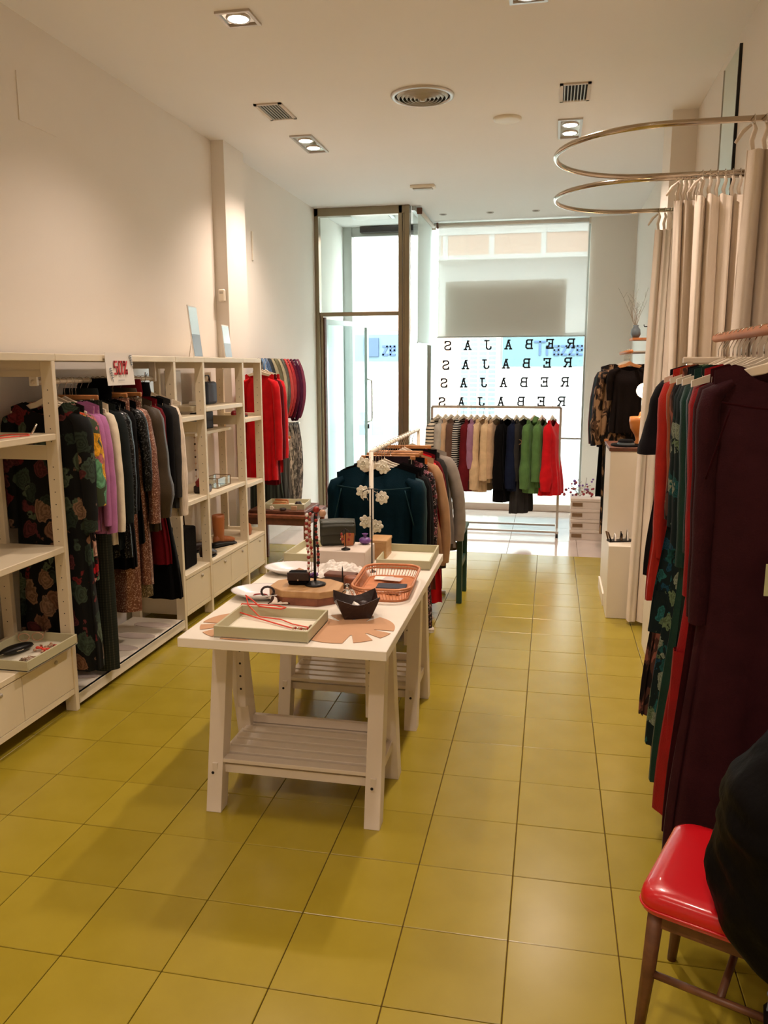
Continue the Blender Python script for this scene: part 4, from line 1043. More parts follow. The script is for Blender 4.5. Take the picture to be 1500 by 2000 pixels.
# ---- jackets on the far right wall rail
RX_D, RZ_D = .71, 1.86
rd = thing('wall_rail', 'wooden wall rail for coats at the far right', 'rail', (RX_D, 4.95, RZ_D))
B().tube([(0, -.50, 0), (0, .60, 0)], .015, 12).build('rod', 'rodwood', rd, smooth=True)
for sy in (-.35, .45): B().tube([(0, sy, 0), (.30, sy, 0)], .008, 8).build('wall_arm', 'steel', rd)
LD = [
 ('jacket', 'black jacket with natural collar, front of the far right rail', 'jacket', 4.56, fabric((26, 18, 16)), dict(hw=.13, L=.60, sl=.3, hm='hangerwood')),
 ('coat', 'leopard print coat on the far right rail', 'coat', 4.66, LEO, dict(hw=.20, L=.68, hem=.25, sl=.66, r0=.07, r1=.07, splay=.05, puff=.02, th=.05)),
 ('coat', 'second leopard print coat behind the first', 'coat', 4.76, LEO, dict(hw=.20, L=.70, hem=.24, sl=.66, r0=.065, r1=.06, splay=.055, th=.03)),
 ('coat', 'black coat between leopard coat and navy coat', 'coat', 4.86, black, dict(hw=.20, L=1.2, hem=.22, sl=.66, splay=.06, th=.035)),
 ('coat', 'navy coat on the far right rail', 'coat', 4.95, navy, dict(hw=.20, L=.76, sl=.70, splay=.07, th=.04)),
 ('jacket', 'dark green jacket behind the navy coat', 'jacket', 5.04, fabric((30, 52, 48)), dict(hw=.20, L=.72, sl=.68, splay=.08, th=.04)),
 ('coat', 'burgundy coat, last on the far right rail', 'coat', 5.14, fabric((92, 40, 50)), dict(hw=.20, L=.74, sl=.70, splay=.085, th=.04)),
]
for nm, lb, ct, y, mt, kw in LD:
    hm = kw.pop('hm', 'hanger')
    hang_on('top', nm, lb, ct, RX_D, y, RZ_D, R.uniform(-.05, .05), mt, hm=hm, **kw)
hang_on('pant', 'trousers', 'black trousers hanging below the leopard coat', 'trousers', RX_D-.02, 4.60, 1.20, .0, black, clip=True, w=.15, L=.78, leg=.075)
hang_on('pant', 'trousers', 'dark brown trousers hanging low on the far right rail', 'trousers', RX_D-.03, 4.72, 1.20, .05, LEO, clip=True, w=.15, L=.82, leg=.075)
rl = thing('wall_rail', 'lower wooden wall rail for trousers at the far right', 'rail', (RX_D-.02, 4.66, 1.20))
B().tube([(0, -.15, 0), (0, .15, 0)], .012, 12).build('rod', 'rodwood', rl, smooth=True)
for sy in (-.12, .12): B().tube([(0, sy, 0), (.32, sy, 0)], .008, 8).build('wall_arm', 'steel', rl)
# shelf with dry branches above, coat hook
ws = thing('wall_shelf', 'small wooden wall shelf above the coats', 'shelf', (.90, 5.25, 1.98))
B().box(-.13, .14, -.16, .16, -.010, .010, bev=.002).build('board', 'rodwood', ws); B().box(.125, .14, -.12, .12, -.07, -.010).build('bracket', 'rodwood', ws)
vs = thing('branch_vase', 'small dark vase with pale dry branches on the wall shelf', 'vase', (.80, 5.15, 1.992))
B().lathe([(0, 0), (.03, 0), (.045, .03), (.04, .07), (.022, .095), (.026, .11), (.022, .11), (.018, .095), (0, .09)], n=20, cap=False).build('pot', 'extdark', vs, smooth=True)
for k in range(11):
    a = R.uniform(0, 2*PI); l = R.uniform(.22, .42); tilt = R.uniform(.15, .5)
    p = [Vector((0, 0, .08))]
    for q in range(1, 5): p.append(Vector((math.cos(a)*tilt*l*q/4 + R.uniform(-.012, .012), math.sin(a)*tilt*l*q/4, .08+l*q/4)))
    b = B().tube(p, [.003, .0025, .002, .0015, .001], 5)
    for q in (2, 3): b.tube([p[q], p[q]+Vector((R.uniform(-.05, .05), R.uniform(-.03, .03), .05))], .001, 4)
    b.build('branch', 'branch', vs)
hk = thing('coat_hook', 'small black hook on the far right wall', 'hook', (XR, 6.1, 2.13))
B().box(-.006, 0, -.03, .03, -.03, .03).build('plate', 'black', hk); B().tube([(0, 0, 0), (-.07, 0, 0), (-.075, 0, .02)], .006, 6).build('peg', 'black', hk)
# storage boxes
for k in range(4):
    t = thing('storage_box', ['lowest', 'second lowest', 'third', 'topmost'][k]+' white storage box with label holder in the stack by the window', 'box', (.48, 5.86, k*.107), R.uniform(-.03, .03), 'stacked white storage boxes')
    B().box(-.17, .17, -.16, .16, 0, .085, bev=.003).build('body', 'boxw', t); B().box(-.175, .175, -.165, .165, .075, .105, bev=.003).build('lid', 'boxw', t)
    B().box(-.155, -.055, -.166, -.16, .028, .062).build('label_holder', 'labelh', t)
bf = thing('berry_sprig', 'sprig of dark red berries and leaves on the white boxes', 'flowers', (.40, 5.84, .43))
for k in range(34):
    p = Vector((R.uniform(-.16, .13), R.uniform(-.06, .06), abs(R.gauss(.06, .06))))
    B().sphere(p, R.uniform(.008, .016), 7).build('berry', 'berry' if k % 3 else 'purple', bf, smooth=True)
for k in range(7):
    B().tube([(0, 0, 0), (R.uniform(-.08, .06), R.uniform(-.03, .03), R.uniform(.04, .10)), (R.uniform(-.16, .12), 0, R.uniform(.06, .2))], .0025, 5).build('twig', 'branch', bf)

# ================================================================== DISPLAY TABLE
TZ = .78
tt = thing('tabletop', 'white rectangular tabletop resting on two trestles', 'table', (-.8375, .765, TZ))
B().box(-.3875, .3875, -.75, .75, -.036, 0, bev=.002).build('board', 'tablewhite', tt)
def trestle(y, label):
    t = thing('trestle', label, 'trestle', (-.865, y, 0), 0, 'white wooden trestles')
    for sx in (-1, 1):
        xo = sx*.322
        for sy in (-1, 1):
            # bent leg: splayed foot, upright upper part
            poly = [(sy*.232, 0), (sy*.165, 0), (sy*.075, .40), (sy*.028, .742), (sy*.088, .742), (sy*.150, .42)]
            poly = poly if sy > 0 else poly[::-1]
            lg = B().prism(poly, xo-.031, xo+.031, 'YZ').build('leg', 'trestle', t, bevel=.002)
            B().lathe([(.006, 0), (.006, .002), (0, .002)], n=10).build('bolt', 'darkhole', lg, loc=(xo+sx*.0, sy*.2185+sy*.003, .165), rot=(-sy*PI/2, 0, 0))
        B().box(xo-.012, xo+.012, -.20, .20, .155, .195, bev=.002).build('side_rail', 'trestle', t)
        pst = B().box(xo-sx*.05-.018, xo-sx*.05+.018, -.026, .026, .36, .742, bev=.002).build('height_post', 'trestle', t)
        for k in range(5): B().tube([(xo-sx*.05, -.0265, .44+.055*k), (xo-sx*.05, -.0255, .44+.055*k)], .005, 8).build('peg_hole', 'darkhole', pst)
        B().box(xo-.03, xo+.03, -.09, .09, .715, .744, bev=.002).build('top_block', 'trestle', t)
    B().box(-.32, .32, -.022, .022, .690, .744, bev=.002).build('crossbar', 'trestle', t)
    B().box(-.31, .31, .15, .17, .215, .25).build('stretcher', 'trestle', t); B().box(-.31, .31, -.17, -.15, .145, .18).build('stretcher', 'trestle', t)
    me = None
    for k in range(6):
        if me is None: o = B().box(-.312, .312, -.0235, .0235, -.008, .008, bev=.0015).build('slat', 'trestle', t); me = o.data
        else: o = bpy.data.objects.new('slat', me); COL.objects.link(o); o.parent = t
        o.location = (0, -.165+.066*k, .203)
trestle(.41, 'front white wooden trestle with slatted shelf under the display table')
trestle(1.28, 'rear white wooden trestle with slatted shelf under the display table')

def tray(label, x, y, w, d, rz=0, h=.045, z=TZ):
    t = thing('tray', label, 'tray', (x, y, z+.0005), rz)
    B().box(-w/2, w/2, -d/2, d/2, 0, .006).build('base', 'trayin', t)
    for a in ((-w/2, w/2, -d/2, -d/2+.008), (-w/2, w/2, d/2-.008, d/2), (-w/2, -w/2+.008, -d/2+.008, d/2-.008), (w/2-.008, w/2, -d/2+.008, d/2-.008)):
        B().box(*a, 0, h, bev=.0015).build('side', 'tray', t)
    return t
tray('sage green tray with red cord necklace at the front of the table', -.915, .172, .355, .268, 0)
tray('sage green empty tray at the back right of the table', -.602, 1.335, .265, .36, .02)
tray('sage green empty tray at the back left of the table', -1.10, 1.36, .22, .34, -.03)
# paper monstera leaves
def monstera(label, x, y, rz, s):
    t = thing('leaf_placemat', label, 'placemat', (x, y, TZ+.0006), rz)
    n = 96; pts = []
    for i in range(n):
        a = 2*PI*i/n
        r = s*(1-.18*math.cos(a)) * (1 if abs(a-PI) > .12 else .75)
        # slots
        for c in (.75, 1.35, 1.95, 2*PI-.75, 2*PI-1.35, 2*PI-1.95):
            dd = abs(a-c)
            if dd < .055: r *= .52
        pts.append((r*math.cos(a), r*math.sin(a)*.9))
    bm = B(); c0 = bm.bm.verts.new((0, 0, .0012)); vs_ = [bm.bm.verts.new((p[0], p[1], .0012)) for p in pts]
    for i in range(n): bm.bm.faces.new((c0, vs_[i], vs_[(i+1) % n]))
    bm.build('cut_leaf', 'kraft', t, solid=.0012)
monstera('kraft paper monstera leaf mat under the front right of the table things', -.62, .25, .5, .185)
monstera('kraft paper monstera leaf mat sticking out left of the front tray', -1.06, .205, 2.6, .175)
nk = thing('necklace', 'red cord necklace with beads hanging into the front tray', 'necklace', (-.95, .20, TZ+.012))
B().tube([(-.145, .165, .055), (-.10, .13, .045), (-.06, .09, .036), (.03, .085, .032), (.045, .10, .034), (.0, .12, .034), (-.09, .11, .036), (-.14, .11, .036), (-.145, .08, .012), (-.02, .03, .002), (.12, -.04, 0)], .0028, 6).build('cord', 'rope', nk, smooth=True)
B().tube([(-.14, .16, .052), (-.11, .10, .036), (-.05, .06, .004), (.04, .05, .002), (.10, .01, 0), (.18, -.02, 0)], .0024, 6).build('cord', 'rope', nk, smooth=True)
for k in range(9): B().sphere((.12+.008*k, -.045+.003*math.sin(k), .003), .005, 7).build('bead', ('bead', 'beadred', 'brass')[k % 3], nk, smooth=True)
B().sphere((.185, -.028, .004), .011, 10).build('pendant', 'labelh', nk, smooth=True)
# folded dark paper bowl
bw = thing('folded_bowl', 'dark brown folded paper bowl with pointed corners on the leaf mat', 'bowl', (-.645, .385, TZ+.003), .35)
def bowlf(k, s0):
    return [(s0*cx*(1 if k else 1), s0*cy, 0) for cx, cy in ()]
rg = []
for z, r, fl in ((0, .052, 0), (.02, .060, 0), (.045, .074, .01), (.062, .086, .028)):
    ring = []
    for i in range(24):
        a = 2*PI*i/24+PI/4; q = max(abs(math.cos(a-PI/4+PI/4)), abs(math.sin(a)))
        c = abs(math.cos(2*(a)))  # 0 at the corners of the square
        rr = r/max(abs(math.cos(a)), abs(math.sin(a)))
        rr = min(rr, r*1.38)
        ring.append((math.cos(a)*rr, math.sin(a)*rr*.8, z+fl*(1-c)))
    rg.append(ring)
B().rings(rg, cap=False).build('folded_sides', 'leather_b', bw, solid=.003)
B().box(-.05, .05, -.04, .04, 0, .003).build('bottom', 'leather_b', bw)
B().box(-.035, .015, -.03, .01, .03, .045, mat=Matrix.Rotation(.5, 4, 'Y')).build('card', 'paper', bw)
B().sphere((.03, .01, .045), .022, 8, sz=.6).build('pouch', 'leather_b', bw, smooth=True)
bt = thing('glass_bottle', 'small clear glass bottle between wooden riser and dark bowl', 'bottle', (-.715, .52, TZ+.0005))
B().lathe([(0, 0), (.024, 0), (.028, .005), (.028, .045), (.022, .058), (.010, .066), (.010, .086), (.012, .088), (.009, .088), (.008, .066), (.019, .055), (.024, .044), (.024, .008), (0, .005)], n=20, cap=False).build('body', 'clear', bt, smooth=True)
B().lathe([(0, .06), (.008, .062), (.008, .092), (0, .094)], n=12, cap=False).build('stopper', 'clear', bt, smooth=True)
B().lathe([(0, .006), (.022, .006), (.022, .03), (0, .03)], n=16).build('brown_filling', 'leather_b', bt, smooth=True)
# wooden riser (octagonal block)
rs = thing('wooden_riser', 'octagonal oak riser block carrying the necklace stand', 'riser', (-.905, .585, TZ+.0005))
oc = [(-.155, -.04), (-.08, -.10), (.08, -.10), (.15, -.04), (.14, .07), (.07, .12), (-.08, .12), (-.15, .06)]
B().prism(oc, 0, .058).build('block', 'oak', rs, bevel=.004)
B().prism([(a*.92, b*.92-.004) for a, b in oc], 0, .030, off=(0, -.012, 0)).build('brown_step', 'brownwood', rs)  # darker brown wood step along the foot of the block
# necklace stand
ns = thing('necklace_stand', 'dark round-based stand hung with red and black bead necklaces', 'stand', (-.875, .60, TZ+.0595))
B().lathe([(0, 0), (.045, 0), (.046, .004), (.030, .010), (.012, .016), (0, .017)], n=26, cap=False).build('base', 'black', ns, smooth=True)
B().tube([(0, 0, .01), (0, 0, .20), (.004, 0, .29), (.01, 0, .315)], .006, 8).build('pole', 'black', ns, smooth=True)
B().tube([(-.03, 0, .285), (-.02, 0, .305), (.01, -.0, .318), (.045, -.01, .322)], .006, 8).build('arm', 'black', ns, smooth=True)
for k, (dx, n_, zz, m1, m2) in enumerate(((-.026, 22, .30, 'beadred', 'paper'), (-.012, 16, .305, 'bead', 'beadred'), (.016, 20, .315, 'beadred', 'black'))):
    par = B().tube([(dx, -.008, zz-.0), (dx-.004, -.012, zz-.1), (dx+.002, -.012, zz-.26)], .0012, 5).build('necklace', m1, ns, smooth=True)
    for q in range(n_):
        B().sphere((dx-.004*math.sin(q*.3), -.014, zz-.012*q), .0062+.002*(q % 3 == 0), 7).build('bead', m1 if q % 2 else m2, par, smooth=True)
B().sphere((.04, -.012, .31), .016, 9).build('large_bead', 'bead', ns, smooth=True); B().sphere((.015, -.016, .325), .014, 9).build('large_bead', 'beadred', ns, smooth=True)
# black purse + lilac bow on riser
pu = thing('purse', 'small black folded purse on the wooden riser', 'purse', (-.945, .60, TZ+.0595), .15)
B().box(-.045, .045, -.028, .028, 0, .055, bev=.008).build('body', 'blackcloth', pu, bevel=.003) if False else B().box(-.045, .045, -.028, .028, 0, .055, bev=.010, seg=2).build('body', M['blackcloth'], pu)
B().box(-.046, .046, -.031, -.027, .02, .056, bev=.002).build('flap', 'leather_b', pu); B().sphere((0, -.033, .024), .005, 8).build('clasp', 'brass', pu, smooth=True)
bo = thing('hair_bow', 'greyish purple satin bow behind the black purse', 'bow', (-.955, .76, TZ+.05))
for k in range(5):
    a = k*2*PI/5
    B().grid(lambda u, v: (math.cos(a+(u-.5)*1.1)*.03*math.sin(PI*v)*1.2+math.cos(a)*.02*v, math.sin(a+(u-.5)*1.1)*.024*v, .012*math.sin(PI*v)+.006*math.sin(u*8)), 8, 8).build('loop', 'purple', bo, smooth=True, solid=.002)
B().box(-.03, .03, -.02, .02, -.05, -.002, bev=.004).build('box', 'leather_b', bo)
# two oval plates
for lb, x, y, cat_ in (('front white oval plate left of the wooden riser', -1.10, .575, 1), ('rear white oval plate behind the front one', -1.10, .99, 2)):
    t = thing('oval_plate', lb, 'plate', (x, y, TZ+.0005), .2, 'white oval plates')
    B().lathe([(0, 0), (.075, 0), (.088, .008), (.132, .028), (.135, .033), (.127, .032), (.083, .014), (0, .010)], n=36, cap=False, sy=.75).build('dish', 'porcelain', t, smooth=True)
rg1 = thing('ring_dish_jewel', 'loose red ring bracelet lying in the front oval plate', 'bracelet', (-1.10, .545, TZ+.012))
B().tube([(.03*math.cos(a), .022*math.sin(a), .003) for a in [k*2*PI/20 for k in range(21)]], .003, 6).build('band', 'beadred', rg1, smooth=True)
ht = thing('hair_scarf', 'brown and white spotted hair scarf with a dark loop beside the front plate', 'scarf', (-1.0, .50, TZ+.001), .2)
B().grid(lambda u, v: ((u-.5)*.09+.012*math.sin(v*6), (v-.5)*.07, .006+.022*math.sin(PI*v)*(.6+.4*math.sin(u*9))), 14, 12).build('cloth', LEO if False else blotch('cow_print', (60, 36, 26), (60, 36, 26), (228, 214, 200), 26, .42, .46), ht, smooth=True, solid=.003)
B().tube([(-.05+.026*math.cos(a), .01, .045+.022*math.sin(a)) for a in [k*2*PI/16 for k in range(17)]], .005, 7).build('loop', 'leather_b', ht, smooth=True)
pc = thing('hair_clip', 'small pink shell hair clip on the rear plate', 'clip', (-1.05, .93, TZ+.022), .7)
B().lathe([(0, 0), (.018, .002), (.024, .01), (.0, .02)], n=14, cap=False, sy=.5).build('shell', 'bead', pc, smooth=True); B().box(-.045, -.01, -.006, .006, .002, .012, bev=.002).build('spring', 'leather_t', pc)
# rattan tray
rt = thing('rattan_tray', 'copper coloured rattan tray with open rim, holding cards and a phone', 'tray', (-.605, .80, TZ+.001), .05)
def rr_path(w, d, z, r=.06, n=8):
    out = []
    for cx, cy, a0 in ((w/2-r, d/2-r, 0), (-w/2+r, d/2-r, PI/2), (-w/2+r, -d/2+r, PI), (w/2-r, -d/2+r, 1.5*PI)):
        for k in range(n+1): out.append((cx+r*math.cos(a0+k*PI/2/n), cy+r*math.sin(a0+k*PI/2/n), z))
    return out + out[:1]
bp_ = rr_path(.215, .40, .004); tp_ = rr_path(.255, .44, .055, .075)
B().prism([(p[0], p[1]) for p in bp_[:-1]], .001, .005).build('base', 'rattan', rt)
for nm, pth, r_ in (('lower_rim', bp_, .006), ('upper_rim', tp_, .0065), ('middle_rim', rr_path(.245, .43, .042, .07), .004)):
    B().tube(pth, r_, 7).build(nm, 'rattan', rt, smooth=True)
def along(path, t):
    L_ = [0]
    for p, q in zip(path, path[1:]): L_.append(L_[-1]+(Vector(q)-Vector(p)).length)
    s = t*L_[-1]
    for i in range(len(path)-1):
        if L_[i+1] >= s: return Vector(path[i]).lerp(Vector(path[i+1]), (s-L_[i])/max(1e-9, L_[i+1]-L_[i]))
    return Vector(path[-1])
for k in range(86):
    B().tube([along(bp_, k/86), along(tp_, k/86)], .0016, 5).build('cane', 'rattan', rt)
def card(label, x, y, z, rz, w=.085, d=.055, mat='paper', h=.0025, name='card', cat='card'):
    o = B().box(-w/2, w/2, -d/2, d/2, 0, h, bev=.0006).build(name, mat, None, (x, y, z), (0, 0, rz)); return tag(o, label, cat)
card('white card at the back left inside the rattan tray', -.645, .925, TZ+.013, .1)
card('white card lying across the back left card', -.60, .90, TZ+.017, -.15, mat='porcelain')
card('dark blue phone inside the rattan tray', -.585, .80, TZ+.008, .05, .13, .075, 'leather_n', .008, 'phone', 'phone')
card('white card at the front left of the rattan tray', -.645, .715, TZ+.0085, .05)
card('small white card on the front right of the rattan tray', -.56, .715, TZ+.0085, -.05, .07, .05, 'porcelain')
ew = thing('earrings', 'peach and gold earrings pinned on the front right card', 'earrings', (-.56, .69, TZ+.0115))
for k in range(4): B().sphere((-.02+.014*k, .004*(-1)**k, .005), .008, 8).build('bead', 'bead' if k % 2 else 'leather_t', ew, smooth=True)
# white riser with green handbag
wb = tag(B().box(-1.01, -.765, 1.06, 1.28, TZ+.0005, TZ+.098, bev=.003).build('white_riser', 'boxw'), 'white box riser under the dark green handbag', 'riser')
hb_ = thing('handbag', 'dark green leather handbag with brown patch on the white riser', 'handbag', (-.935, 1.20, TZ+.099), .32)
B().box(-.085, .085, -.028, .028, 0, .118, bev=.012, seg=2).build('body', 'leather_g', hb_)
B().grid(lambda u, v: (-.087+.174*u, -.030-.004*math.sin(PI*v)+.058*max(0, .3-v)/.3, .122-.072*v+.004*math.sin(PI*u)), 12, 10).build('flap', 'leather_g', hb_, smooth=True, solid=.004)
B().prism([(.03, .0), (.075, -.0), (.08, .06), (.05, .09), (.028, .05)], -.034, -.031, 'XZ').build('patch', 'leather_t', hb_); B().sphere((.015, -.036, .035), .007, 8).build('clasp', 'brass', hb_, smooth=True)
es = thing('earring_stand', 'small dark earring stand in front of the green handbag', 'stand', (-.868, 1.10, TZ+.099))
B().lathe([(0, 0), (.022, 0), (.022, .004), (.008, .010), (0, .011)], n=20, cap=False).build('base', 'black', es, smooth=True); B().tube([(0, 0, .008), (0, 0, .10)], .0022, 6).build('pole', 'black', es)
B().tube([(-.022, 0, .078), (-.012, 0, .095), (0, 0, .10), (.012, 0, .095), (.022, 0, .078)], .002, 6).build('arm', 'black', es)
for sx in (-1, 1):
    for k in range(4): B().sphere((sx*(.020-.002*k), -.002, .074-.012*k), .0065, 7, sz=1.4).build('drop', 'leather_t' if k % 2 else 'beadred', es, smooth=True)
pp = thing('satin_pouch', 'shiny purple pouch beside the paper flowers on the table', 'pouch', (-.805, 1.24, TZ+.099))
B().sphere((0, 0, .018), .028, 12, sz=.65, sx=1.1).build('bag', 'purple', pp, smooth=True); B().lathe([(.006, .034), (.005, .04), (.016, .052)], n=12, cap=False).build('neck', 'purple', pp, smooth=True)
ob = thing('oak_box', 'small oak box behind the white riser', 'box', (-.76, 1.395, TZ+.0005))
B().box(-.045, .045, -.07, .07, 0, .085, bev=.003).build('body', 'oak', ob); B().box(-.048, .048, -.073, .073, .083, .10, bev=.003).build('lid', 'oak', ob)
# crumpled tissue
ti = tag(B().grid(lambda u, v: (-.86+(u-.5)*.26, .97+(v-.5)*.16, TZ+.006+.050*math.sin(PI*u)*math.sin(PI*v)+.022*abs(noise.noise(Vector((u*5, v*4, 3))))*2+.010*abs(noise.noise(Vector((u*13, v*11, 1))))), 40, 26).build('tissue_paper', 'paper', solid=.001), 'crumpled pale tissue paper in the middle of the table', 'paper')
bx = thing('gift_box', 'low dark brown jewellery box in the tissue paper', 'box', (-.83, .86, TZ+.001), -.1)
B().box(-.07, .07, -.03, .03, 0, .035, bev=.003).build('body', 'leather_b', bx); B().box(-.072, .072, -.032, .032, .030, .045, bev=.003).build('lid', 'walnut', bx)
rd_ = tag(B().lathe([(0, 0), (.034, 0), (.036, .004), (.036, .040), (.030, .048), (0, .05)], (-.765, .80, TZ+.001), 24, cap=False).build('round_box', 'brownwood', smooth=True), 'round brown wooden box next to the rattan tray', 'box')
sk = thing('ring_cone', 'thin dark upright ring spike before the round wooden box', 'stand', (-.80, .77, TZ+.001))
B().lathe([(0, 0), (.014, 0), (.012, .004), (.004, .02), (.003, .09), (.0, .105)], n=12, cap=False).build('cone', 'black', sk, smooth=True)
er = thing('jewellery_pole', 'tall thin black jewellery pole with hanging earrings', 'stand', (-.735, 1.08, TZ+.0005))
B().lathe([(0, 0), (.02, 0), (.018, .004), (0, .005)], n=16, cap=False).build('base', 'black', er, smooth=True); B().tube([(0, 0, .004), (0, 0, .40)], .0035, 7).build('pole', 'black', er)
B().tube([(-.045, 0, .385), (-.02, 0, .398), (0, 0, .40), (.03, 0, .398)], .0022, 6).build('arm', 'black', er)
for k, x_ in enumerate((-.042, -.02, .028)): B().tube([(x_, 0, .388), (x_-.004, -.002, .365), (x_+.004, -.002, .345)], .0022, 5).build('earring', 'chrome', er)

# ================================================================== ON THE LEFT SHELVES
t1 = tray('sage tray with spectacles and coral jewellery on the near drawers', -2.37, .72, .30, .40, 0, .05, .3755)
gl = thing('spectacle_case', 'black spectacle case with a pale edge in the near tray', 'case', (-2.42, .72, .384), 1.2)
B().sphere((0, 0, .022), .09, 16, sy=.38, sz=.24).build('shell', 'black', gl, smooth=True); B().tube([(-.085, -.012, .02), (0, -.036, .02), (.085, -.012, .02)], .002, 5).build('edge_line', 'chrome', gl)
cj = thing('coral_jewellery', 'heap of coral coloured flower earrings in the near tray', 'jewellery', (-2.30, .80, .383))
for k in range(26): B().sphere((R.uniform(-.05, .05), R.uniform(-.06, .05), R.uniform(.004, .022)), R.uniform(.006, .012), 7, sz=.6).build('bead', ('rope', 'bead', 'beadred')[k % 3], cj, smooth=True)
sj = thing('silver_chains', 'tangle of silver chains in the near tray', 'jewellery', (-2.29, .62, .383))
for k in range(6): B().tube([(R.uniform(-.05, .05), R.uniform(-.06, .06), R.uniform(.002, .014)) for _ in range(7)], .0022, 5).build('chain', 'chrome' if k % 2 else 'bead', sj, smooth=True)
gs = thing('glasses', 'clear framed glasses leaning in the near tray', 'glasses', (-2.44, .86, .386), .4)
for sx in (-1, 1): B().tube([(sx*.032+.026*math.cos(a), 0, .03+.02*math.sin(a)) for a in [k*2*PI/16 for k in range(17)]], .0028, 6).build('rim', 'bead', gs, smooth=True); B().tube([(sx*.058, 0, .036), (sx*.062, .05, .04), (sx*.06, .12, .02)], .0025, 6).build('temple', 'bead', gs, smooth=True)
oj = thing('orange_necklace', 'thin orange necklace on the upper near shelf', 'necklace', (-2.36, .72, 1.4305))
B().tube([(.05*math.cos(a)*(1+.3*math.sin(3*a)), .12*math.sin(a), .004) for a in [k*2*PI/30 for k in range(31)]], .003, 6).build('cord', 'rope', oj, smooth=True)
B().tube([(.03, .12, .004), (.035, .14, .03), (.04, .15, .05)], .005, 7).build('clip', 'chrome', oj, smooth=True)
gb = thing('green_bag', 'green bag cut by the left edge on the middle near shelf', 'bag', (-2.40, .44, .8705), .1)
B().box(-.06, .06, -.09, .09, 0, .13, bev=.02, seg=2).build('body', 'leafgreen', gb); B().tube([(0, -.05, .125), (0, -.04, .19), (0, .04, .19), (0, .05, .125)], .005, 7).build('handle', 'leafgreen', gb, smooth=True)
# unit C
mr = thing('twig_print', 'pale picture card with black twig drawing in the narrow unit', 'picture', (-2.62, 2.49, 1.421))
B().box(-.006, .006, -.14, .14, 0, .32).build('card', 'porcelain', mr)
b = B(); b.tube([(.0075, -.02, .04), (.0075, 0, .16), (.0075, .03, .29)], .002, 5)
for k in range(6): b.tube([(.0075, -.01+.006*k, .08+.035*k), (.0075, (.06 if k % 2 else -.07), .10+.036*k)], .0016, 5)
b.build('drawing', 'letters', mr)
bb1 = thing('black_bag', 'black bag standing on the drawer unit behind the long black dress', 'bag', (-2.40, 2.50, .3755))
B().box(-.07, .07, -.10, .10, 0, .28, bev=.015, seg=2).build('body', 'leafgreen' if False else M['blackcloth'], bb1); B().tube([(0, -.06, .27), (0, -.05, .37), (0, .05, .37), (0, .06, .27)], .005, 7).build('handle', 'leather_b', bb1, smooth=True)
bk1 = thing('ankle_shoe', 'black ankle shoe at the front of the two-drawer unit', 'shoe', (-2.34, 2.80, .3755), 1.5)
def shoe(t, mat, L=.24, h=.07, sole='black'):
    B().rings([[(x, w*math.cos(a), zz*.5+zz*.5*math.sin(a)+.008) for a in [k*2*PI/14 for k in range(14)]] for x, w, zz in ((-L/2, .012, .04), (-L/2+.02, .030, h), (-L*.2, .033, h), (0, .034, h*.75), (L*.25, .038, h*.55), (L*.42, .030, h*.4), (L/2, .008, h*.25))]).build('upper', mat, t, smooth=True)
    B().prism([(-L/2, -.02), (-L*.2, -.032), (L*.2, -.038), (L*.45, -.026), (L/2, 0), (L*.45, .026), (L*.2, .038), (-L*.2, .032), (-L/2, .02)], 0, .010).build('sole', sole, t)
shoe(bk1, 'leather_b', .2, .09)
s2 = thing('flat_shoe', 'black flat shoe with silver edge on the two-drawer unit', 'shoe', (-2.36, 3.16, .3755), 1.2); shoe(s2, 'black', .25, .045, 'chrome')
s3 = thing('loafer', 'brown loafer behind the black flat shoe', 'shoe', (-2.47, 3.02, .3755), 1.3); shoe(s3, 'leather_b', .25, .07)
bo1 = thing('boot', 'tall tan ankle boot on the two-drawer unit', 'boot', (-2.40, 3.24, .3755), 1.3)
B().lathe([(.045, .03), (.046, .08), (.052, .16), (.055, .22), (.052, .245), (.046, .245), (.044, .1)], (-.06, 0, 0), 18, sx=1.0, sy=.8, cap=False).build('shaft', 'leather_t', bo1, smooth=True); shoe(bo1, 'leather_t', .24, .085, 'walnut'); B().box(-.11, -.06, -.025, .025, -.0, .03, bev=.003).build('heel', 'walnut', bo1)
s5 = thing('round_purse', 'round tan purse in the last drawer unit', 'purse', (-2.36, 3.62, .3755), .0)
B().lathe([(0, 0), (.06, .004), (.072, .04), (.055, .085), (.02, .10), (0, .10)], n=20, cap=False, sx=.6).build('body', 'leather_t', s5, smooth=True); B().tube([(0, -.03, .09), (0, 0, .14), (0, .03, .09)], .004, 6).build('handle', 'leather_b', s5, smooth=True)
# unit D middle shelf
rp = thing('red_pouch', 'red pouch in a brown leather basket on the middle shelf', 'pouch', (-2.36, 2.80, .8555), .1)
B().box(-.05, .05, -.06, .06, 0, .055, bev=.008).build('basket', 'leather_b', rp); B().box(-.035, .035, -.045, .05, .03, .105, bev=.012, mat=Matrix.Rotation(.25, 4, 'X')).build('pouch', 'leather_r', rp)
gf = thing('glass_box', 'brass framed glass box on the middle shelf', 'box', (-2.38, 3.10, .8555))
e = B(); 
for z in (.004, .075):
    e.tube([(-.06, -.12, z), (.06, -.12, z), (.06, .12, z), (-.06, .12, z), (-.06, -.12, z)], .003, 5)
for cx, cy in ((-.06, -.12), (.06, -.12), (.06, .12), (-.06, .12)): e.tube([(cx, cy, .004), (cx, cy, .075)], .003, 5)
e.build('brass_frame', 'labelh', gf); B().box(-.058, .058, -.118, .118, .004, .007).build('glass_base', 'glass', gf)
for a_ in ((-.059, -.057, -.118, .118), (.057, .059, -.118, .118)): B().box(*a_, .006, .074).build('glass_side', 'glass', gf)
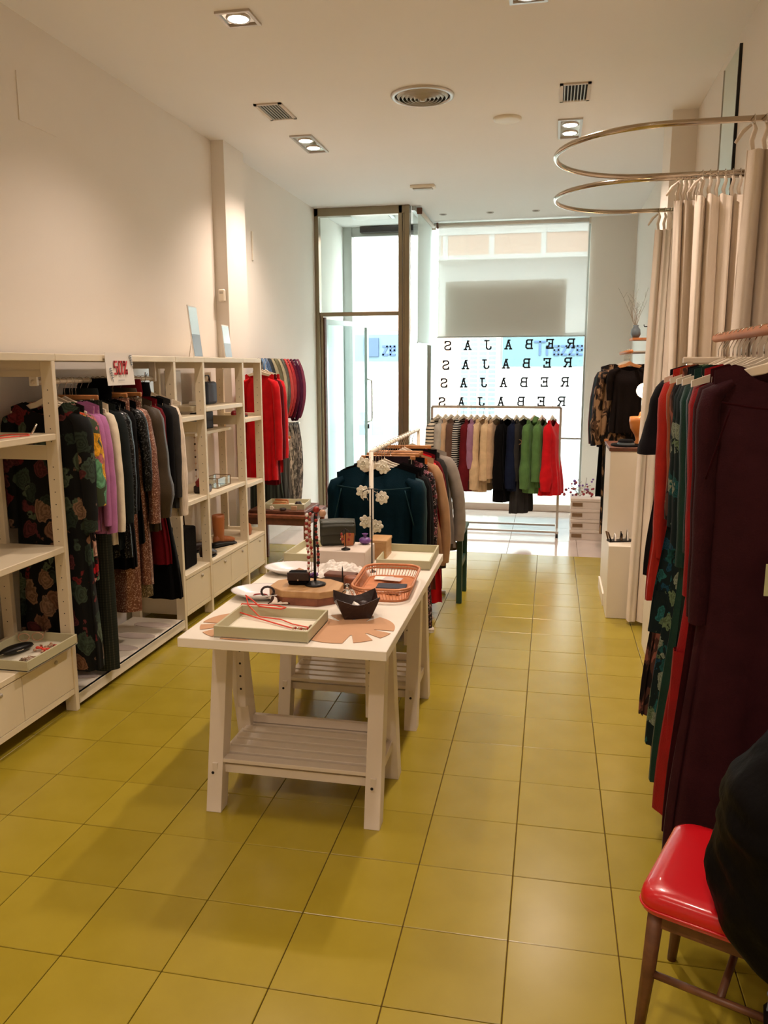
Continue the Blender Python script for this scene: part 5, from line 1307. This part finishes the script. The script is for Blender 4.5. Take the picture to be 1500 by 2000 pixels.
# unit D top: navy and red bags, white box, lower shadow shelf item
nb = thing('navy_handbag', 'navy handbag leaning on the top shelf of the two-drawer unit', 'handbag', (-2.46, 3.18, 1.4705), .1)
B().box(-.045, .045, -.13, .10, 0, .165, bev=.018, seg=2).build('body', 'leather_n', nb); B().tube([(0, -.08, .155), (0, -.05, .21), (0, .04, .21), (0, .07, .155)], .005, 7).build('handle', 'leather_n', nb, smooth=True)
rb2 = thing('red_handbag', 'dark red handbag behind the navy one', 'handbag', (-2.52, 3.35, 1.4705), .0)
B().box(-.04, .04, -.055, .045, 0, .15, bev=.015, seg=2).build('body', 'leather_r', rb2); B().tube([(0, -.03, .145), (0, 0, .19), (0, .03, .145)], .004, 7).build('handle', 'leather_r', rb2, smooth=True)
wbx = tag(B().box(-2.60, -2.56, 2.76, 2.95, 1.4705, 1.72, bev=.004).build('white_card_box', 'porcelain'), 'blank white card box standing in for a bright shape on the top shelf of the two-drawer unit', 'canvas')  # plain white box put in place of an unidentified bright shape
wb3 = tag(B().box(-2.47, -2.40, 2.86, 2.94, 1.4705, 1.50, bev=.006).build('cream_card_box', 'paper'), 'little cream card box before the navy handbag', 'box')
gb2 = thing('perfume_bottle', 'small clear bottle below the navy handbag', 'bottle', (-2.42, 3.0, 1.285))
sh4 = B().box(SX0+.06, SX1-.10, 2.72, 3.39, 1.262, 1.284, bev=.002).build('shelf', 'cream', UD)
B().lathe([(0, 0), (.016, 0), (.018, .004), (.018, .05), (.008, .06), (.008, .075), (0, .076)], n=14, cap=False).build('body', 'clear', gb2, smooth=True); B().lathe([(.009, .074), (.009, .092), (0, .093)], n=10, cap=False).build('cap', 'chrome', gb2, smooth=True)
bkb = thing('dark_clutch', 'dark teal clutch standing behind the small bottle', 'clutch', (-2.48, 3.10, 1.2845)); B().box(-.025, .025, -.16, .16, 0, .13, bev=.01, seg=2).build('body', 'leather_n', bkb); B().box(.0255, .031, -.14, .14, .06, .125, bev=.002).build('flap', 'leather_n', bkb)
rs1 = thing('wine_shoe', 'wine red flat shoe on the upper shelf of the last unit', 'shoe', (-2.38, 3.60, 1.3455), 1.4); shoe(rs1, 'leather_r', .20, .05)
jb = thing('hanging_beads', 'long string of dark beads hanging in the two-drawer unit', 'necklace', (-2.60, 3.22, 1.25))
B().tube([(0, 0, 0), (0, .002, -.3), (0, 0, -.38)], .0015, 5).build('string', 'bead', jb)
for k in range(7): B().sphere((0, 0, -.04-.05*k), .008, 7).build('bead', 'leather_b' if k % 2 else 'bead', jb, smooth=True)
# picture cards on top of the shelving
for lb, y0_, y1_, h_ in (('larger grey picture card standing on top of the shelving', 2.93, 3.11, .37), ('smaller picture card behind it on top of the shelving', 3.52, 3.66, .26)):
    t = thing('picture_card', lb, 'picture', (-2.45, (y0_+y1_)/2, 1.8105), .18)
    t.rotation_euler = (0, -.10, .12)
    B().box(-.004, .004, -.10, .10, 0, h_, bev=.001).build('board', 'paper', t)
    B().box(.0041, .0055, -.095, .095, h_*.45, h_-.01).build('print_upper', 'alu2', t); B().box(.0041, .0055, -.095, .095, .01, h_*.45).build('print_lower', 'extdark', t)
    B().tube([(-.004, 0, h_*.6), (-.07, 0, .003)], .003, 6).build('strut', 'paper', t)

# ---- wooden console below the scarves, tray with accessories
cs = thing('console_table', 'reddish brown wooden console table below the scarves', 'table', (-2.20, 4.15, 0))
B().box(-.30, .30, -.28, .28, .47, .50, bev=.004).build('top', 'brownwood', cs); B().box(-.28, .28, -.26, .26, .41, .47).build('apron', 'walnut', cs)
for sx in (-1, 1):
    for sy in (-1, 1): B().box(sx*.27-.02, sx*.27+.02, sy*.25-.02, sy*.25+.02, 0, .42, bev=.003).build('leg', 'brownwood', cs)
B().box(-.25, .25, -.23, .23, .50, .53, bev=.005).build('leaf', 'walnut', cs)
for k in range(4):
    t = thing('hair_accessory', ['pink flower hair clip', 'pale shell hair clip', 'dark velvet scrunchie', 'peach square brooch'][k]+' in front on the brown console', 'accessory', (-2.35+.10*k, 3.945, .5305))
    if k == 2: B().tube([(.022*math.cos(a), .022*math.sin(a), .01) for a in [q*2*PI/14 for q in range(15)]], .009, 7).build('loop', 'leather_b', t, smooth=True)
    elif k == 3: B().box(-.025, .025, -.008, .008, 0, .04, bev=.003).build('plate', 'bead', t)
    else:
        for q in range(5): B().sphere((.012*math.cos(q*1.257), .0, .016+.012*math.sin(q*1.257)), .010, 8, sy=.4).build('petal', 'curtain' if k else 'bead', t, smooth=True)
tray('sage tray with belts and straps on the brown console', -2.17, 4.13, .36, .30, .1, .045, .5305)
bl = thing('belt_roll', 'tan leather belts rolled up in the console tray', 'belt', (-2.22, 4.12, .538))
for k in range(3): B().box(-.07, .05, -.05+.035*k, -.02+.035*k, 0, .03+.012*k, bev=.004).build('coil', 'leather_t' if k != 1 else 'oak', bl)
bl2 = thing('dark_straps', 'dark coiled straps at the right of the console tray', 'belt', (-2.07, 4.13, .538))
for k in range(3): B().tube([(.03*math.cos(a)*(1-.2*k), .03*math.sin(a)*(1-.2*k), .01+.012*k) for a in [q*2*PI/14 for q in range(15)]], .008, 7).build('coil', 'leather_b', bl2, smooth=True)

# ---- green stool behind the middle rack
gst = thing('green_stool', 'dark green painted stool behind the quilted coat', 'stool', (-.70, 3.42, 0))
for sx in (-1, 1):
    for sy in (-1, 1): B().box(sx*.15-.02, sx*.15+.02, sy*.17-.02, sy*.17+.02, 0, .52, bev=.003).build('leg', 'leafgreen', gst)
B().box(-.18, .18, -.20, .20, .52, .55, bev=.004).build('seat', 'leafgreen', gst)
for sx in (-1, 1): B().box(sx*.15-.012, sx*.15+.012, -.15, .15, .26, .31).build('stretcher', 'leafgreen', gst)
for k, (x, y) in enumerate(((-.74, 2.58), (-.78, 2.84))):
    t = thing('white_shoe', ['nearer', 'farther'][k]+' white shoe on the floor under the middle rack', 'shoe', (x, y, 0), -.4, 'white shoes under the rack'); shoe(t, 'boxw', .22, .06, 'paper')

# ================================================================== RED CHAIR AND BLACK COAT
ch = thing('red_chair', 'wooden chair with glossy red vinyl seat at the bottom right', 'chair', (.595, -.545, 0), -.385)
# local: chair faces -x ; seat centre at the origin
def seatring(z, s, r=.05):
    w0, w1 = .205*s, .20*s; d = .20*s
    out = []
    for cx, cy, a0 in ((w1-r, d-r, 0), (-w0+r, d-r, PI/2), (-w0+r, -d+r, PI), (w1-r, -d+r, 1.5*PI)):
        for k in range(7): out.append((cx+r*math.cos(a0+k*PI/12), cy+r*math.sin(a0+k*PI/12), z))
    return out
B().rings([seatring(.385, .97), seatring(.39, 1.0), seatring(.418, 1.012), seatring(.436, .99), seatring(.446, .93), seatring(.450, .8, .07), seatring(.451, .45, .04)]).build('seat', 'redvinyl', ch, smooth=True)
B().tube([(p[0]*1.01, p[1]*1.01, .402) for p in seatring(.402, 1.0)+seatring(.402, 1.0)[:1]], .0035, 6).build('piping', 'redvinyl', ch, smooth=True)
B().box(-.17, .17, -.165, -.145, .335, .385).box(-.17, .17, .145, .165, .335, .385).box(-.185, -.165, -.16, .16, .335, .385).box(.165, .185, -.16, .16, .335, .385).build('apron', 'chairwood', ch)
for sx in (-1, 1):
    for sy in (-1, 1):
        B().tube([(sx*.165, sy*.155, .39), (sx*.175, sy*.165, .2), (sx*(.19 if sx < 0 else .22), sy*.172, 0)], [.021, .018, .013], 10).build('leg', 'chairwood', ch, smooth=True)
for sy in (-1, 1): B().tube([(-.18, sy*.166, .20), (.185, sy*.166, .20)], .010, 8).build('stretcher', 'chairwood', ch, smooth=True)
B().tube([(0, -.166, .20), (0, .166, .20)], .010, 8).build('stretcher', 'chairwood', ch, smooth=True)
for sy in (-1, 1): B().tube([(.175, sy*.16, .38), (.19, sy*.165, .6), (.235, sy*.165, .86)], [.017, .015, .012], 8).build('back_post', 'chairwood', ch, smooth=True)
B().grid(lambda u, v: (.222+.03*v-.02*math.sin(PI*u), -.165+.33*u, .68+.16*v), 12, 6).build('backrest', 'redvinyl', ch, smooth=True, solid=.022)

ct = thing('puffer_coat', 'bulky black quilted coat draped over the red chair', 'coat', (.728, -.69, 0), -.385)
def coatf(u, v):
    a = 2*PI*u
    z = .37+.67*v
    q = math.sin(PI*min(1, max(0, (v*.80+.18))))**.6 * smoothstep(-.12, .10, v)
    rx = .215*q*(1-.10*v) + .03; ry = .24*q + .03
    rx *= 1-.25*smoothstep(.55, 1, v)
    x = math.cos(a)*rx + .03*v; y = math.sin(a)*ry
    n_ = noise.noise(Vector((x*5, y*5, z*5)))*.035 + .016*noise.noise(Vector((x*13, y*13, z*17)))+.006*abs(math.sin(z*30+6*noise.noise(Vector((x*4, y*4, z*3)))))
    return (x+math.cos(a)*n_, y+math.sin(a)*n_, z + .03*math.cos(a*2)*(1-v))
cm, N_, L_, b_ = newmat('black_quilted_nylon')
b_.inputs['Base Color'].default_value = (.003, .0025, .0025, 1); b_.inputs['Roughness'].default_value = .6; b_.inputs['Specular IOR Level'].default_value = .06
nz_ = N_.new('ShaderNodeTexNoise'); nz_.inputs['Scale'].default_value = 16; nz_.inputs['Detail'].default_value = 6; L_.new(_coord(N_, L_), nz_.inputs['Vector']); _bump(N_, L_, nz_.outputs[0], b_, .5, .012)
B().grid(coatf, 64, 48, True).build('body', cm, ct, smooth=True)
B().grid(lambda u, v: (-.06+.24*u, -.235+.05*math.sin(v*3)+.02*math.sin(u*9), .385-.05*v), 14, 5).build('grey_lining', 'extdark', ct, smooth=True, solid=.006)
B().tube([(.0, -.20, .34), (.02, -.235, .22), (.015, -.24, .10), (.01, -.235, .02)], [.07, .075, .07, .055], 16).build('sleeve', cm, ct, smooth=True)
B().tube([(.16, -.12, .40), (.19, -.20, .22), (.20, -.20, .04)], [.07, .07, .055], 14).build('sleeve', cm, ct, smooth=True)
